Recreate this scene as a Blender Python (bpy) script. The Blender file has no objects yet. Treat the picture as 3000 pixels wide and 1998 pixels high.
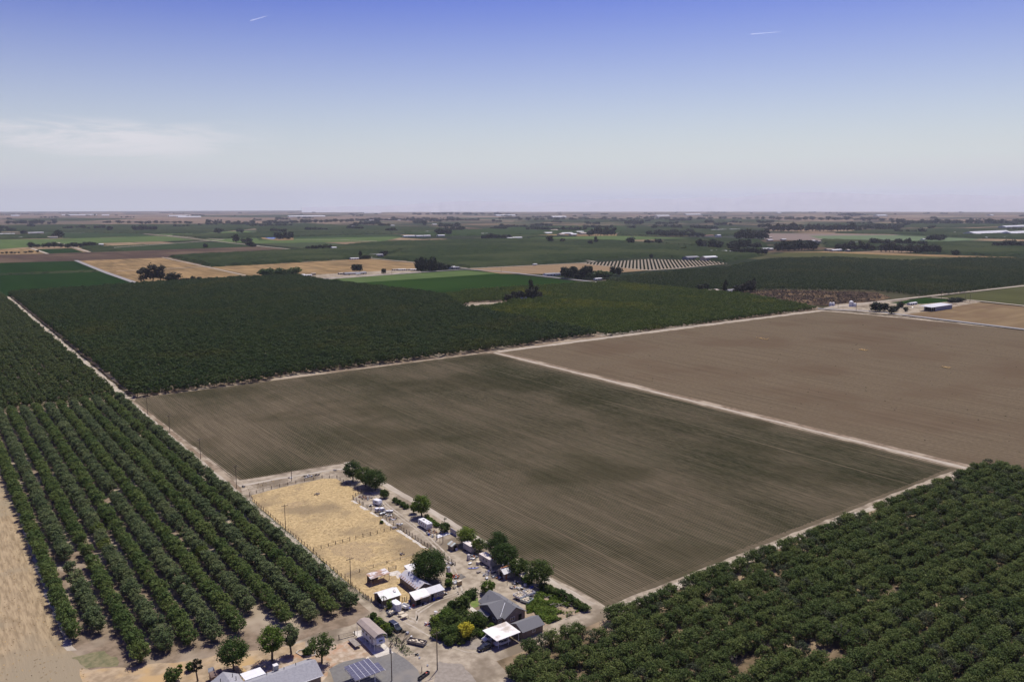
import bpy, math, random
import numpy as np
from mathutils import Vector, Matrix, noise
from mathutils.geometry import tessellate_polygon
R = math.radians
rng = random.Random(7)
nrg = np.random.default_rng(7)
sc = bpy.context.scene
# ------------------------------------------------------------------ camera
CAM = Vector((-97.96, -161.85, 115.0)); FPX = 2390.0; A1 = R(36.4)
TH = math.atan((999 - 606.0) / FPX); RO = math.atan(0.0015)
cd = bpy.data.cameras.new('camera'); cd.sensor_width = 36; cd.lens = 36 * FPX / 3000
cd.clip_start = 1.0; cd.clip_end = 90000
cam = bpy.data.objects.new('camera', cd); sc.collection.objects.link(cam); sc.camera = cam
fw = Vector((math.sin(A1) * math.cos(TH), math.cos(A1) * math.cos(TH), -math.sin(TH)))
rt0 = Vector((math.cos(A1), -math.sin(A1), 0)); up0 = rt0.cross(fw)
rt = rt0 * math.cos(RO) - up0 * math.sin(RO); up = rt0 * math.sin(RO) + up0 * math.cos(RO)
cam.matrix_world = Matrix(((rt.x, up.x, -fw.x, CAM.x), (rt.y, up.y, -fw.y, CAM.y), (rt.z, up.z, -fw.z, CAM.z), (0, 0, 0, 1)))
# ------------------------------------------------------------------ world, sun, exposure
SAZ = R(33.2); SEL = R(65)
w = bpy.data.worlds.new('World'); sc.world = w; w.use_nodes = True
nt = w.node_tree; nt.nodes.clear()
def N(t, typ, **kw):
    n = t.nodes.new(typ)
    for k, v in kw.items():
        if k.startswith('i_'): n.inputs[k[2:].replace('_', ' ')].default_value = v
        else: setattr(n, k, v)
    return n
sky = N(nt, 'ShaderNodeTexSky', sky_type='NISHITA', sun_disc=False, sun_elevation=SEL, sun_rotation=math.pi / 2 - SAZ,
        altitude=100, air_density=1.0, dust_density=1.2, ozone_density=3.5)
hs = N(nt, 'ShaderNodeMix', data_type='RGBA', blend_type='MULTIPLY'); hs.inputs[0].default_value = 1; hs.inputs[7].default_value = (1, 1, 1, 1)
hsv = N(nt, 'ShaderNodeHueSaturation', i_Saturation=1.15, i_Value=0.130, i_Hue=0.535); nt.links.new(sky.outputs[0], hsv.inputs['Color']); 
sc3 = N(nt, 'ShaderNodeSeparateColor'); cc3 = N(nt, 'ShaderNodeCombineColor'); nt.links.new(hsv.outputs[0], sc3.inputs[0])
def _pw(k, g, m):
    p = N(nt, 'ShaderNodeMath', operation='POWER'); nt.links.new(sc3.outputs[k], p.inputs[0]); p.inputs[1].default_value = g
    q = N(nt, 'ShaderNodeMath', operation='MULTIPLY'); nt.links.new(p.outputs[0], q.inputs[0]); q.inputs[1].default_value = m; nt.links.new(q.outputs[0], cc3.inputs[k])
_pw(0, 2.0, 1.40); _pw(1, 1.85, 1.16); _pw(2, 1.35, 0.84); nt.links.new(cc3.outputs[0], hs.inputs[6])
# thin high cloud low in the left of the sky, laid out by sky direction
tc = N(nt, 'ShaderNodeTexCoord'); sep = N(nt, 'ShaderNodeSeparateXYZ'); nt.links.new(tc.outputs['Generated'], sep.inputs[0])
mp = N(nt, 'ShaderNodeMapping'); mp.inputs['Scale'].default_value = (3.2, 3.2, 22)
nt.links.new(tc.outputs['Generated'], mp.inputs[0])
nz = N(nt, 'ShaderNodeTexNoise', i_Scale=2.2, i_Detail=7.0, i_Roughness=0.62, i_Distortion=0.5); nt.links.new(mp.outputs[0], nz.inputs['Vector'])
def M(t, op, a, b=None, clamp=False):
    n = t.nodes.new('ShaderNodeMath'); n.operation = op; n.use_clamp = clamp
    for i, v in enumerate((a, b)):
        if v is None: continue
        if isinstance(v, (int, float)): n.inputs[i].default_value = v
        else: t.links.new(v, n.inputs[i])
    return n.outputs[0]
def mrange(t, v, a, b, c=0.0, d=1.0):
    n = t.nodes.new('ShaderNodeMapRange'); n.interpolation_type = 'SMOOTHSTEP'
    t.links.new(v, n.inputs[0])
    for i, q in enumerate((a, b, c, d)): n.inputs[1 + i].default_value = q
    return n.outputs[0]
az = M(nt, 'ARCTAN2', sep.outputs[0], sep.outputs[1])            # bearing from +Y, radians
AZc = A1
# band in height and bearing
bl = mrange(nt, az, AZc - 0.24, AZc - 0.44)
el0 = mrange(nt, sep.outputs[2], 0.045, 0.066); el1 = mrange(nt, sep.outputs[2], 0.099, 0.080)
band = M(nt, 'MULTIPLY', M(nt, 'MULTIPLY', el0, el1), bl)
wisp = M(nt, 'ADD', M(nt, 'MULTIPLY', mrange(nt, nz.outputs[0], 0.40, 0.60), 0.92), 0.08)
cl = M(nt, 'MULTIPLY', M(nt, 'MULTIPLY', band, wisp), 0.8)
air = N(nt, 'ShaderNodeMix', data_type='RGBA'); air.inputs[7].default_value = (0.69, 0.71, 0.755, 1); nt.links.new(hs.outputs[2], air.inputs[6]); nt.links.new(M(nt, 'POWER', M(nt, 'MULTIPLY', M(nt, 'SUBTRACT', 0.248, sep.outputs[2], True), 4.05, True), 1.25, True), air.inputs[0])
mx = N(nt, 'ShaderNodeMix', data_type='RGBA'); mx.inputs[7].default_value = (0.80, 0.78, 0.81, 1)
nt.links.new(cl, mx.inputs[0]); nt.links.new(air.outputs[2], mx.inputs[6])
bg = N(nt, 'ShaderNodeBackground', i_Strength=1.0); nt.links.new(mx.outputs[2], bg.inputs[0])
wo = N(nt, 'ShaderNodeOutputWorld'); nt.links.new(bg.outputs[0], wo.inputs[0])
sd = bpy.data.lights.new('sun', 'SUN'); sd.energy = 4.2; sd.angle = R(0.5); sd.color = (1, 0.955, 0.88)
sun = bpy.data.objects.new('sun', sd); sc.collection.objects.link(sun)
SV = Vector((math.cos(SAZ) * math.cos(SEL), math.sin(SAZ) * math.cos(SEL), math.sin(SEL)))
sun.rotation_euler = SV.to_track_quat('Z', 'Y').to_euler(); sun.location = (0, 0, 300)
sc.view_settings.view_transform = 'Standard'; sc.view_settings.look = 'None'; sc.view_settings.exposure = 0; sc.view_settings.gamma = 1
sc.cycles.volume_bounces = 1; sc.cycles.max_bounces = 6; sc.cycles.transparent_max_bounces = 8
# ------------------------------------------------------------------ survey helpers
CR = {'': (0, 0, 1), 'H1': (1380, 1700, 240/2352), 'H2': (1380, 1790, 240/2352), 'H3': (1060, 1640, 270/2352), 'H4': (1020, 1790, 180/2352),
      'H5': (980, 1900, 330/2355), 'H6': (600, 1900, 360/2355), 'J1': (1020, 1440, 180/2352), 'J2': (1210, 1500, 180/2352),
      'J3': (1340, 1600, 180/2352), 'J4': (1440, 1640, 210/2352), 'J5': (1590, 1730, 180/2352), 'J6': (1120, 1750, 180/2352),
      'A': (700, 1350, 600/2352), 'B': (1100, 1400, 600/2352), 'C': (1000, 1650, 700/2355), 'D': (500, 1700, 700/2355),
      'X': (2300, 780, 700/2111), 'F1': (0, 600, 750/2355), 'F2': (750, 600, 750/2355), 'F3': (1500, 600, 750/2355), 'F4': (2250, 600, 750/2355)}
def W(c, x, y, z=0.0):
    """Where a point of height z seen on the survey photograph lies on the map."""
    ox, oy, s = CR[c]; a = ox + x * s - 1500; b = 999 - (oy + y * s)
    d = rt * a + up * b + fw * FPX
    t = (CAM.z - z) / -d.z
    return (CAM.x + d.x * t, CAM.y + d.y * t)
def dist(x, y): return math.hypot(x - CAM.x, y - CAM.y)
def inframe(x, y, m=40):
    v = Vector((x, y, 0)) - CAM; f = v.dot(fw)
    if f <= 0: return False
    a = v.dot(rt) / f * FPX; b = v.dot(up) / f * FPX
    return abs(a) < 1500 + m and -999 - m - 30 < b
# ------------------------------------------------------------------ materials
def lin(c): return tuple(c) + (1,)
def mat(name, c1, c2=None, scale=3.0, rough=0.85, c3=None, detail=4.0, bump=0.0, metal=0.0, rand=0.0, stretch=None, lo=0.35, hi=0.65, scale2=None, spec=0.3, streak=None):
    m = bpy.data.materials.new(name); m.use_nodes = True; t = m.node_tree; b = t.nodes['Principled BSDF']
    if rough >= 0.9: spec = 0.0
    b.inputs['Roughness'].default_value = rough; b.inputs['Metallic'].default_value = metal
    b.inputs['Specular IOR Level'].default_value = spec
    if c2 is None: c2 = tuple(v * 0.8 for v in c1)
    g = N(t, 'ShaderNodeNewGeometry'); vec = g.outputs['Position']
    if stretch:
        mp = N(t, 'ShaderNodeMapping'); mp.inputs['Scale'].default_value = stretch; t.links.new(vec, mp.inputs[0]); vec = mp.outputs[0]
    n = N(t, 'ShaderNodeTexNoise', i_Scale=scale, i_Detail=detail, i_Roughness=0.6); t.links.new(vec, n.inputs['Vector'])
    mxx = N(t, 'ShaderNodeMix', data_type='RGBA'); mxx.inputs[6].default_value = lin(c1); mxx.inputs[7].default_value = lin(c2)
    t.links.new(mrange(t, n.outputs[0], lo, hi), mxx.inputs[0]); col = mxx.outputs[2]
    if c3 is not None:
        n2 = N(t, 'ShaderNodeTexNoise', i_Scale=scale2 or scale * 0.13, i_Detail=3.0, i_Roughness=0.55); t.links.new(g.outputs['Position'], n2.inputs['Vector'])
        m3 = N(t, 'ShaderNodeMix', data_type='RGBA'); m3.inputs[7].default_value = lin(c3)
        t.links.new(mrange(t, n2.outputs[0], 0.46, 0.64), m3.inputs[0]); t.links.new(col, m3.inputs[6]); col = m3.outputs[2]
    if streak:
        mq = N(t, 'ShaderNodeMapping'); mq.inputs['Scale'].default_value = (1, streak[2], 1); t.links.new(g.outputs['Position'], mq.inputs[0])
        n4 = N(t, 'ShaderNodeTexNoise', i_Scale=streak[0], i_Detail=5.0, i_Roughness=0.7); t.links.new(mq.outputs[0], n4.inputs['Vector'])
        h4 = N(t, 'ShaderNodeHueSaturation'); t.links.new(col, h4.inputs['Color']); t.links.new(mrange(t, n4.outputs[0], 0.33, 0.62, 1 - streak[1], 1 + streak[1] * .35), h4.inputs['Value']); col = h4.outputs[0]
    if rand:
        oi = N(t, 'ShaderNodeObjectInfo'); h = N(t, 'ShaderNodeHueSaturation')
        t.links.new(M(t, 'ADD', M(t, 'MULTIPLY', oi.outputs['Random'], rand), 1 - rand / 2), h.inputs['Value'])
        t.links.new(col, h.inputs['Color']); col = h.outputs[0]
    t.links.new(col, b.inputs['Base Color'])
    if bump:
        bp = N(t, 'ShaderNodeBump', i_Strength=1.0, i_Distance=bump); t.links.new(n.outputs[0], bp.inputs['Height']); t.links.new(bp.outputs[0], b.inputs['Normal'])
    return m
def leafmat(name, c1, c2, trans=0.28, rand=0.35, scale=0.9, big=None):
    m = bpy.data.materials.new(name); m.use_nodes = True; t = m.node_tree; t.nodes.clear()
    g = N(t, 'ShaderNodeNewGeometry'); n = N(t, 'ShaderNodeTexNoise', i_Scale=scale, i_Detail=3.0); t.links.new(g.outputs['Position'], n.inputs['Vector'])
    a = N(t, 'ShaderNodeMix', data_type='RGBA'); a.inputs[6].default_value = lin(c1); a.inputs[7].default_value = lin(c2)
    t.links.new(mrange(t, n.outputs[0], 0.36, 0.64), a.inputs[0]); col = a.outputs[2]
    if big:
        n2 = N(t, 'ShaderNodeTexNoise', i_Scale=big[1], i_Detail=3.0); t.links.new(g.outputs['Position'], n2.inputs['Vector'])
        a2 = N(t, 'ShaderNodeMix', data_type='RGBA'); a2.inputs[7].default_value = lin(big[0]); t.links.new(col, a2.inputs[6])
        t.links.new(mrange(t, n2.outputs[0], 0.5, 0.72), a2.inputs[0]); col = a2.outputs[2]
    oi = N(t, 'ShaderNodeObjectInfo'); h = N(t, 'ShaderNodeHueSaturation')
    t.links.new(M(t, 'ADD', M(t, 'MULTIPLY', oi.outputs['Random'], rand), 1 - rand / 2), h.inputs['Value'])
    t.links.new(M(t, 'ADD', M(t, 'MULTIPLY', oi.outputs['Random'], -0.03), 0.515), h.inputs['Hue'])
    t.links.new(col, h.inputs['Color'])
    d = N(t, 'ShaderNodeBsdfPrincipled', i_Roughness=0.55); d.inputs['Specular IOR Level'].default_value = 0.08; t.links.new(h.outputs[0], d.inputs['Base Color'])
    tr = N(t, 'ShaderNodeBsdfTranslucent'); t.links.new(h.outputs[0], tr.inputs[0])
    s = N(t, 'ShaderNodeMixShader'); s.inputs[0].default_value = trans; t.links.new(d.outputs[0], s.inputs[1]); t.links.new(tr.outputs[0], s.inputs[2])
    o = N(t, 'ShaderNodeOutputMaterial'); t.links.new(s.outputs[0], o.inputs[0])
    return m
# ------------------------------------------------------------------ object helpers
COL = sc.collection
class MB:
    def __init__(s): s.v = []; s.f = []
    def add(s, vs, fs):
        k = len(s.v); s.v += [tuple(v) for v in vs]; s.f += [tuple(i + k for i in f) for f in fs]; return s
    def box(s, x0, y0, z0, x1, y1, z1, m=None):
        vs = [(x0,y0,z0),(x1,y0,z0),(x1,y1,z0),(x0,y1,z0),(x0,y0,z1),(x1,y0,z1),(x1,y1,z1),(x0,y1,z1)]
        if m: vs = [m @ Vector(v) for v in vs]
        return s.add(vs, [(0,3,2,1),(4,5,6,7),(0,1,5,4),(1,2,6,5),(2,3,7,6),(3,0,4,7)])
    def prism(s, pts, z0, z1):
        n = len(pts); vs = [(p[0], p[1], z0) for p in pts] + [(p[0], p[1], z1) for p in pts]
        return s.add(vs, [tuple(range(n))[::-1], tuple(range(n, 2 * n))] + [(i, (i + 1) % n, n + (i + 1) % n, n + i) for i in range(n)])
    def extr(s, prof, axis, a0, a1):
        """profile (u, z) swept along x or y"""
        n = len(prof)
        if axis == 'y': vs = [(u, a0, z) for u, z in prof] + [(u, a1, z) for u, z in prof]
        else: vs = [(a0, u, z) for u, z in prof] + [(a1, u, z) for u, z in prof]
        return s.add(vs, [tuple(range(n))[::-1], tuple(range(n, 2 * n))] + [(i, (i + 1) % n, n + (i + 1) % n, n + i) for i in range(n)])
    def slab(s, a, b, c, d, t=0.08):
        """thick four-cornered slab, top corners given"""
        q = [Vector(p) for p in (a, b, c, d)]; return s.add(q + [p - Vector((0, 0, t)) for p in q], [(0,1,2,3),(7,6,5,4),(0,4,5,1),(1,5,6,2),(2,6,7,3),(3,7,4,0)])
    def tube(s, p0, p1, r0, r1=None, n=7):
        if r1 is None: r1 = r0
        p0 = Vector(p0); p1 = Vector(p1); d = (p1 - p0).normalized(); q = d.to_track_quat('Z', 'Y'); vs = []
        for p, r in ((p0, r0), (p1, r1)):
            for i in range(n):
                a = 2 * math.pi * i / n; vs.append(p + q @ Vector((r * math.cos(a), r * math.sin(a), 0)))
        return s.add(vs, [tuple(range(n))[::-1], tuple(range(n, 2 * n))] + [(i, (i + 1) % n, n + (i + 1) % n, n + i) for i in range(n)])
    def xf(s, m):
        s.v = [tuple(m @ Vector(v)) for v in s.v]; return s
    def mesh(s, name, m):
        me = bpy.data.meshes.new(name); me.from_pydata(s.v, [], s.f); me.update()
        if m: me.materials.append(m)
        return me
def ob(name, data, parent=None, loc=None):
    o = bpy.data.objects.new(name, data); COL.objects.link(o)
    if parent: o.parent = parent
    if loc: o.location = loc
    return o
def tag(o, label=None, cat=None, group=None, kind=None):
    if label: o['label'] = label
    if cat: o['category'] = cat
    if group: o['group'] = group
    if kind: o['kind'] = kind
    return o
def thing(name, label, cat, loc, rot=0.0, group=None, sc_=1.0):
    o = ob(name, None); o.empty_display_size = 0.3
    if len(loc) == 2: loc = (loc[0], loc[1], 0)
    o.location = loc; o.rotation_euler = (0, 0, rot); o.scale = (sc_,) * 3
    return tag(o, label, cat, group)
def part(name, mb, m, parent, label=None):
    o = ob(name, mb.mesh(name, m) if isinstance(mb, MB) else mb, parent)
    if label: o['label'] = label
    return o
def solo(name, mb, m, label, cat, loc=(0, 0, 0), rot=0.0, group=None, kind=None):
    if len(loc) == 2: loc = (loc[0], loc[1], 0)
    o = ob(name, mb.mesh(name, m), None, loc); o.rotation_euler = (0, 0, rot); return tag(o, label, cat, group, kind)
def copy_tree(o, loc, rot=0.0, s=1.0, label=None, group=None, parent=None):
    c = o.copy(); COL.objects.link(c)
    if parent: c.parent = parent
    else:
        c.location = (loc[0], loc[1], loc[2] if len(loc) > 2 else 0); c.rotation_euler = (0, 0, rot); c.scale = (s,) * 3 if not isinstance(s, tuple) else s
        if label: c['label'] = label
        if group: c['group'] = group
    for ch in list(o.children): copy_tree(ch, None, parent=c)
    return c
def jit(pts, step, amp):
    out = []
    for i, p in enumerate(pts):
        q = pts[(i + 1) % len(pts)]; L = math.hypot(q[0] - p[0], q[1] - p[1]); n = max(1, int(L / step))
        for k in range(n):
            t = k / n; out.append((p[0] + (q[0] - p[0]) * t + rng.uniform(-amp, amp), p[1] + (q[1] - p[1]) * t + rng.uniform(-amp, amp)))
    return out
def sheet(name, pts, z, m, step=0, amp=0):
    if step: pts = jit(pts, step, amp)
    vs = [Vector((p[0], p[1], z)) for p in pts]; tris = tessellate_polygon([vs]); fs = []
    for t in tris:
        a, b, c = (vs[i] for i in t); fs.append(t if (b - a).cross(c - a).z > 0 else t[::-1])
    me = bpy.data.meshes.new(name); me.from_pydata([tuple(v) for v in vs], [], fs); me.materials.append(m)
    return tag(ob(name, me), kind='structure')
def ribbon(name, line, wd, z, m, step=6, amp=0.3):
    L = []; Rr = []; pts = []
    for i in range(len(line) - 1):
        p, q = line[i], line[i + 1]; n = max(1, int(math.hypot(q[0] - p[0], q[1] - p[1]) / step))
        pts += [(p[0] + (q[0] - p[0]) * k / n, p[1] + (q[1] - p[1]) * k / n) for k in range(n)]
    pts.append(line[-1])
    for i, p in enumerate(pts):
        a = pts[max(0, i - 1)]; b = pts[min(len(pts) - 1, i + 1)]; dx, dy = b[0] - a[0], b[1] - a[1]; l = math.hypot(dx, dy) or 1
        nx, ny = -dy / l, dx / l; h = wd / 2
        L.append((p[0] + nx * (h + rng.uniform(-amp, amp)), p[1] + ny * (h + rng.uniform(-amp, amp)), z))
        Rr.append((p[0] - nx * (h + rng.uniform(-amp, amp)), p[1] - ny * (h + rng.uniform(-amp, amp)), z))
    n = len(pts); me = bpy.data.meshes.new(name)
    me.from_pydata(L + Rr, [], [(i, n + i, n + i + 1, i + 1) for i in range(n - 1)]); me.materials.append(m)
    return tag(ob(name, me), kind='structure')
def inside(poly, x, y):
    c = False; n = len(poly); j = n - 1
    for i in range(n):
        xi, yi = poly[i]; xj, yj = poly[j]
        if (yi > y) != (yj > y) and x < (xj - xi) * (y - yi) / (yj - yi) + xi: c = not c
        j = i
    return c
def P(c, *pts): return [W(c, *p) for p in pts]
# ================================================================== GROUND
m_dirt = mat('dirt', (0.42, 0.36, 0.27), (0.27, 0.225, 0.165), 0.35, 0.95, (0.19, 0.155, 0.11), bump=0.05, scale2=0.07, detail=9)
m_track = mat('pale_track', (0.46, 0.41, 0.33), (0.36, 0.31, 0.24), 0.5, 0.95, stretch=(1, 0.2, 1))
m_trackx = mat('pale_track_x', (0.46, 0.41, 0.33), (0.36, 0.31, 0.24), 0.5, 0.95, stretch=(0.2, 1, 1))
m_orch = mat('orchard_floor', (0.26, 0.20, 0.14), (0.17, 0.13, 0.09), 0.35, 0.95, (0.36, 0.30, 0.22), scale2=0.05)
m_base = mat('farmland_soil', (0.06, 0.06, 0.032), (0.11, 0.085, 0.055), 0.004, 0.95, (0.035, 0.05, 0.026), scale2=0.0012)
m_dry = mat('dry_grass', (0.54, 0.41, 0.215), (0.37, 0.275, 0.14), 0.8, 0.95, (0.28, 0.215, 0.125), detail=8, bump=0.12, scale2=0.045)
m_drys = mat('dry_stubble', (0.40, 0.31, 0.19), (0.25, 0.19, 0.115), 1.1, 0.95, (0.29, 0.24, 0.16), detail=8, bump=0.1, scale2=0.03, stretch=(1, 0.12, 1))
m_soil = mat('ploughed_soil', (0.150, 0.122, 0.080), (0.112, 0.091, 0.060), 0.8, 0.95, (0.082, 0.069, 0.042), scale2=0.016, stretch=(1, 0.03, 1), streak=(1.1, 0.22, 0.012))
def fieldmat(name, a, b, c, rowf=0.0, s2=0.006, sy=0.05):
    return mat(name, a, b, 0.12, 0.95, c, scale2=s2, stretch=(1, sy, 1), lo=0.3, hi=0.7)
m_brown = mat('brown_field_soil', (0.152, 0.119, 0.077), (0.122, 0.095, 0.062), 0.5, 0.95, (0.122, 0.090, 0.058), scale2=0.010, detail=9, lo=0.32, hi=0.68, streak=(0.9, 0.22, 0.012))
m_wheat = mat('cut_wheat', (0.30, 0.205, 0.10), (0.23, 0.158, 0.08), 0.05, 0.95, (0.20, 0.142, 0.075), stretch=(1, 0.15, 1), detail=8, scale2=0.012, streak=(0.08, 0.35, 0.08))
m_lush = mat('lush_crop', (0.018, 0.044, 0.009), (0.014, 0.035, 0.007), 0.02, 0.9, (0.023, 0.052, 0.011), stretch=(1, 0.1, 1))
m_lushd = mat('lush_crop_dark', (0.014, 0.036, 0.009), (0.011, 0.029, 0.007), 0.02, 0.9, stretch=(1, 0.1, 1))
m_pale = mat('pale_crop', (0.088, 0.130, 0.045), (0.072, 0.108, 0.038), 0.02, 0.9, stretch=(1, 0.1, 1))
m_mid = mat('mid_crop', (0.034, 0.056, 0.024), (0.028, 0.046, 0.020), 0.02, 0.9)
m_olive = mat('olive_crop', (0.078, 0.082, 0.034), (0.063, 0.067, 0.028), 0.05, 0.9, stretch=(1, 0.1, 1))
m_umber = mat('umber_soil', (0.095, 0.066, 0.048), (0.062, 0.044, 0.036), 0.02, 0.95, (0.13, 0.095, 0.065), scale2=0.005, stretch=(1, 0.2, 1))
m_asph = mat('asphalt', (0.20, 0.195, 0.185), (0.165, 0.16, 0.152), 1.2, 0.9, (0.23, 0.215, 0.19), scale2=0.15)
m_asph2 = mat('worn_asphalt', (0.31, 0.275, 0.23), (0.25, 0.22, 0.18), 0.8, 0.9, scale2=0.1)
m_road = mat('far_asphalt', (0.30, 0.29, 0.28), (0.26, 0.25, 0.245), 0.5, 0.9)
m_conc = mat('concrete', (0.62, 0.58, 0.50), (0.50, 0.46, 0.39), 0.9, 0.85)
m_burn = mat('scrub_floor', (0.09, 0.062, 0.040), (0.05, 0.038, 0.028), 0.08, 0.95, (0.16, 0.11, 0.065), scale2=0.03)
m_lawn = mat('lawn', (0.12, 0.19, 0.045), (0.19, 0.22, 0.08), 0.9, 0.9)
S = 26000
sheet('ground', [(-S, -S), (S, -S), (S, S), (-S, S)], 0.0, m_base)
# far patchwork of farmland beyond about 1.3 km, one field per face
def patchwork():
    names = [((0.026, 0.036, 0.021), 46), ((0.23, 0.165, 0.105), 16), ((0.055, 0.075, 0.038), 12), ((0.11, 0.08, 0.055), 14), ((0.08, 0.08, 0.04), 9), ((0.28, 0.205, 0.125), 5)]
    far = [((0.035, 0.045, 0.03), 24), ((0.22, 0.16, 0.11), 32), ((0.05, 0.07, 0.035), 8), ((0.12, 0.09, 0.065), 24), ((0.29, 0.22, 0.15), 10)]
    vs = []; fs = []; ids = []; L = []
    u = 402.0
    for i in range(-52, 60):
        for j in range(-6, 62):
            x0, y0 = i * u, j * u; cx, cy = x0 + u / 2, y0 + u / 2; d = dist(cx, cy)
            if d < 1350 or d > 23500 or not inframe(cx, cy, 500): continue
            if d > 6500 and (i % 2 or j % 2): continue
            uu = u if d <= 6500 else 2 * u
            hor = rng.random() < 0.5; k = rng.choice([1, 2, 2, 3, 4] if d < 3500 else [2, 3, 4, 5, 6]); 
            for q in range(k):
                a, b = q / k, (q + 1) / k; g = 3.0
                if hor: r = (x0 + g, y0 + uu * a + g, x0 + uu - g, y0 + uu * b - g)
                else: r = (x0 + uu * a + g, y0 + g, x0 + uu * b - g, y0 + uu - g)
                n = len(vs); vs += [(r[0], r[1], .05), (r[2], r[1], .05), (r[2], r[3], .05), (r[0], r[3], .05)]; fs.append((n, n + 1, n + 2, n + 3))
                left = (Vector((cx, cy, 0)) - CAM).dot(rt) < -0.15 * d
                tab = far if d > 6500 or (left and d > 4200) else names
                ids.append(rng.choices(range(len(tab)), [t[1] for t in tab])[0] + (0 if tab is names else len(names)))
    me = bpy.data.meshes.new('far_fields'); me.from_pydata(vs, [], fs)
    for k, (c, _) in enumerate(names + far):
        me.materials.append(mat('far_crop', c, tuple(v * 0.82 for v in c), 0.01, 0.95))
    me.polygons.foreach_set('material_index', ids)
    tag(ob('far_fields', me), kind='structure')
patchwork()
ribbon('lane_far', [(-402 * 8, 4020), (402 * 12, 4020)], 6, 0.12, m_road, 400, 0)
ribbon('lane_far', [(1206, 1200), (1206, 12000)], 6, 0.13, m_road, 400, 0)
# near sheets ---------------------------------------------------------
sheet('ground_near', [(-160, -260), (900, -260), (900, 372), (-160, 372)], 0.010, m_dirt)
sheet('headland', [(269, -4), (278, -4), (278, 366), (4, 368), (4, 362), (269, 360)], 0.013, m_orch, 6, .3)
sheet('headland', [(-.3, 150), (4.2, 168), (3.6, 366), (-.3, 366)], 0.013, m_orch, 4, .3)
sheet('orchard_ground', [(-100, 36), (-.3, 36), (-.3, 1108), (-700, 1108), (-700, 372), (-100, 372)], 0.014, m_orch, 8, 1.0)
sheet('orchard_ground', [(14, -4.5), (277, -5), (285, -260), (-10, -260), (8, -30), (12, -8)], 0.016, mat('orchard_floor_painted_shade', (0.19, 0.14, 0.085), (0.11, 0.085, 0.052), 0.4, 0.95, (0.30, 0.23, 0.15), scale2=0.06), 6, 1.0)  # darker copy of the orchard floor, understory shade put into its colour
for tl in ([(3.2, 34), (5, 24), (7, 10), (10, 4), (14, 1)], [(24, 30), (30, 42), (36, 58), (40, 80), (42, 110), (45, 130)], [(25.5, 30), (31.5, 42), (37.6, 58), (41.4, 80), (43.4, 110), (46.4, 130)], [(4.6, 34), (6.5, 25), (10, 30), (18, 33), (26, 33), (36, 28)], [(5.8, 34), (7.5, 26.5), (10, 31.3), (18, 34.2), (26, 34.2), (36, 29.2)]): ribbon('wheel_track', tl, .55, 0.03, m_track, 1.0, .18)
sheet('orchard_ground', [(5, 367), (397, 370), (725, 364), (760, 400), (760, 770), (600, 780), (455, 1150), (5, 1108)], 0.02, m_orch)
sheet('ploughed_field', [(56, .8), (268, 1.2), (269, 360), (264, 366), (6, 366), (3.0, 358), (6.5, 176), (28, 174), (52, 171)], 0.024, m_soil, 5, 0.35)
sheet('brown_field', [(277.5, -30), (300, -260), (742, -260), (738, 163), (722, 330), (714, 357), (290, 361), (277.5, 360)], 0.024, m_brown, 9, 0.5)
ribbon('dirt_track', [(54.0, 172), (53.9, 120), (53.3, 60), (52.9, 22), (53.2, 4)], 2.9, 0.03, m_track, 4, 0.25)
ribbon('dirt_track', [(271.8, -6), (271.8, 364)], 3.0, 0.03, m_track, 8, 0.25)
ribbon('dirt_track', [(276, 364.5), (500, 366), (725, 362)], 5.0, 0.03, m_trackx, 8, 0.4)
sheet('dirt_track', P('', (1757, 985), (1850, 975), (1900, 962), (1840, 968), (1775, 975)), 0.034, m_track, 8, 0.6)
ribbon('dirt_track', [(1.0, 368), (1.0, 1106)], 4.5, 0.03, m_track, 10, 0.6)
ribbon('dirt_track', [(56, -2.6), (150, -2.6), (272, -3)], 3.0, 0.032, m_track, 6, 0.5)
ribbon('dirt_track', [(1.3, 60), (1.0, 160), (1.0, 360)], 1.5, 0.03, m_track, 5, 0.4)
ribbon('dirt_track', [(4, 169), (20, 168.6), (47, 165), (49, 162)], 2.2, 0.03, m_trackx, 5, 0.3)
# yard ---------------------------------------------------------------
pad = [(2.6, 48), (1.9, 62), (2.2, 90), (2.6, 148), (4.2, 155), (16, 156.5), (36, 157), (40.5, 154), (41, 143), (41.6, 131.3), (35.6, 126.4), (35.7, 90), (35.2, 66), (22, 56), (20, 40), (13.5, 37.6), (3.3, 37.6)]
sheet('paddock', pad, 0.03, m_dry, 3, 0.35)
for poly in ([(34.0, 69), (34.9, 67), (35.2, 87), (34.2, 88)], [(33.9, 93), (35.3, 92), (35.4, 101), (34.0, 100)], [(34.4, 104), (35.4, 103), (35.4, 109), (34.4, 110)], [(33.9, 113), (35.1, 112), (35.2, 118), (34.0, 118)], [(34.0, 121), (35.4, 120), (35.4, 125), (34.2, 125)]):
    sheet('bare_ground', poly, 0.036, m_conc, 1.2, 0.35)
sheet('bare_ground', P('H3', (660, 330), (930, 260), (990, 330), (960, 470), (650, 490)), 0.036, m_conc, 1, 0.2)
sheet('lawn', P('C', (1270, 370), (1340, 330), (1365, 420), (1310, 440), (1275, 415)), 0.04, m_lawn, 1, 0.15)
sheet('path', P('C', (1240, 440), (1290, 430), (1345, 470), (1330, 520), (1290, 470)), 0.04, m_conc, 1, 0.1)
sheet('worn_asphalt', P('C', (1060, 800), (1330, 740), (1420, 720), (1560, 800), (1620, 840), (1470, 870), (1280, 850)), 0.034, m_asph2, 1.5, 0.25)
sheet('worn_asphalt', P('C', (960, 960), (1060, 990), (1180, 985), (1340, 1171), (900, 1171)), 0.034, m_asph2, 1.5, 0.3)
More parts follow.
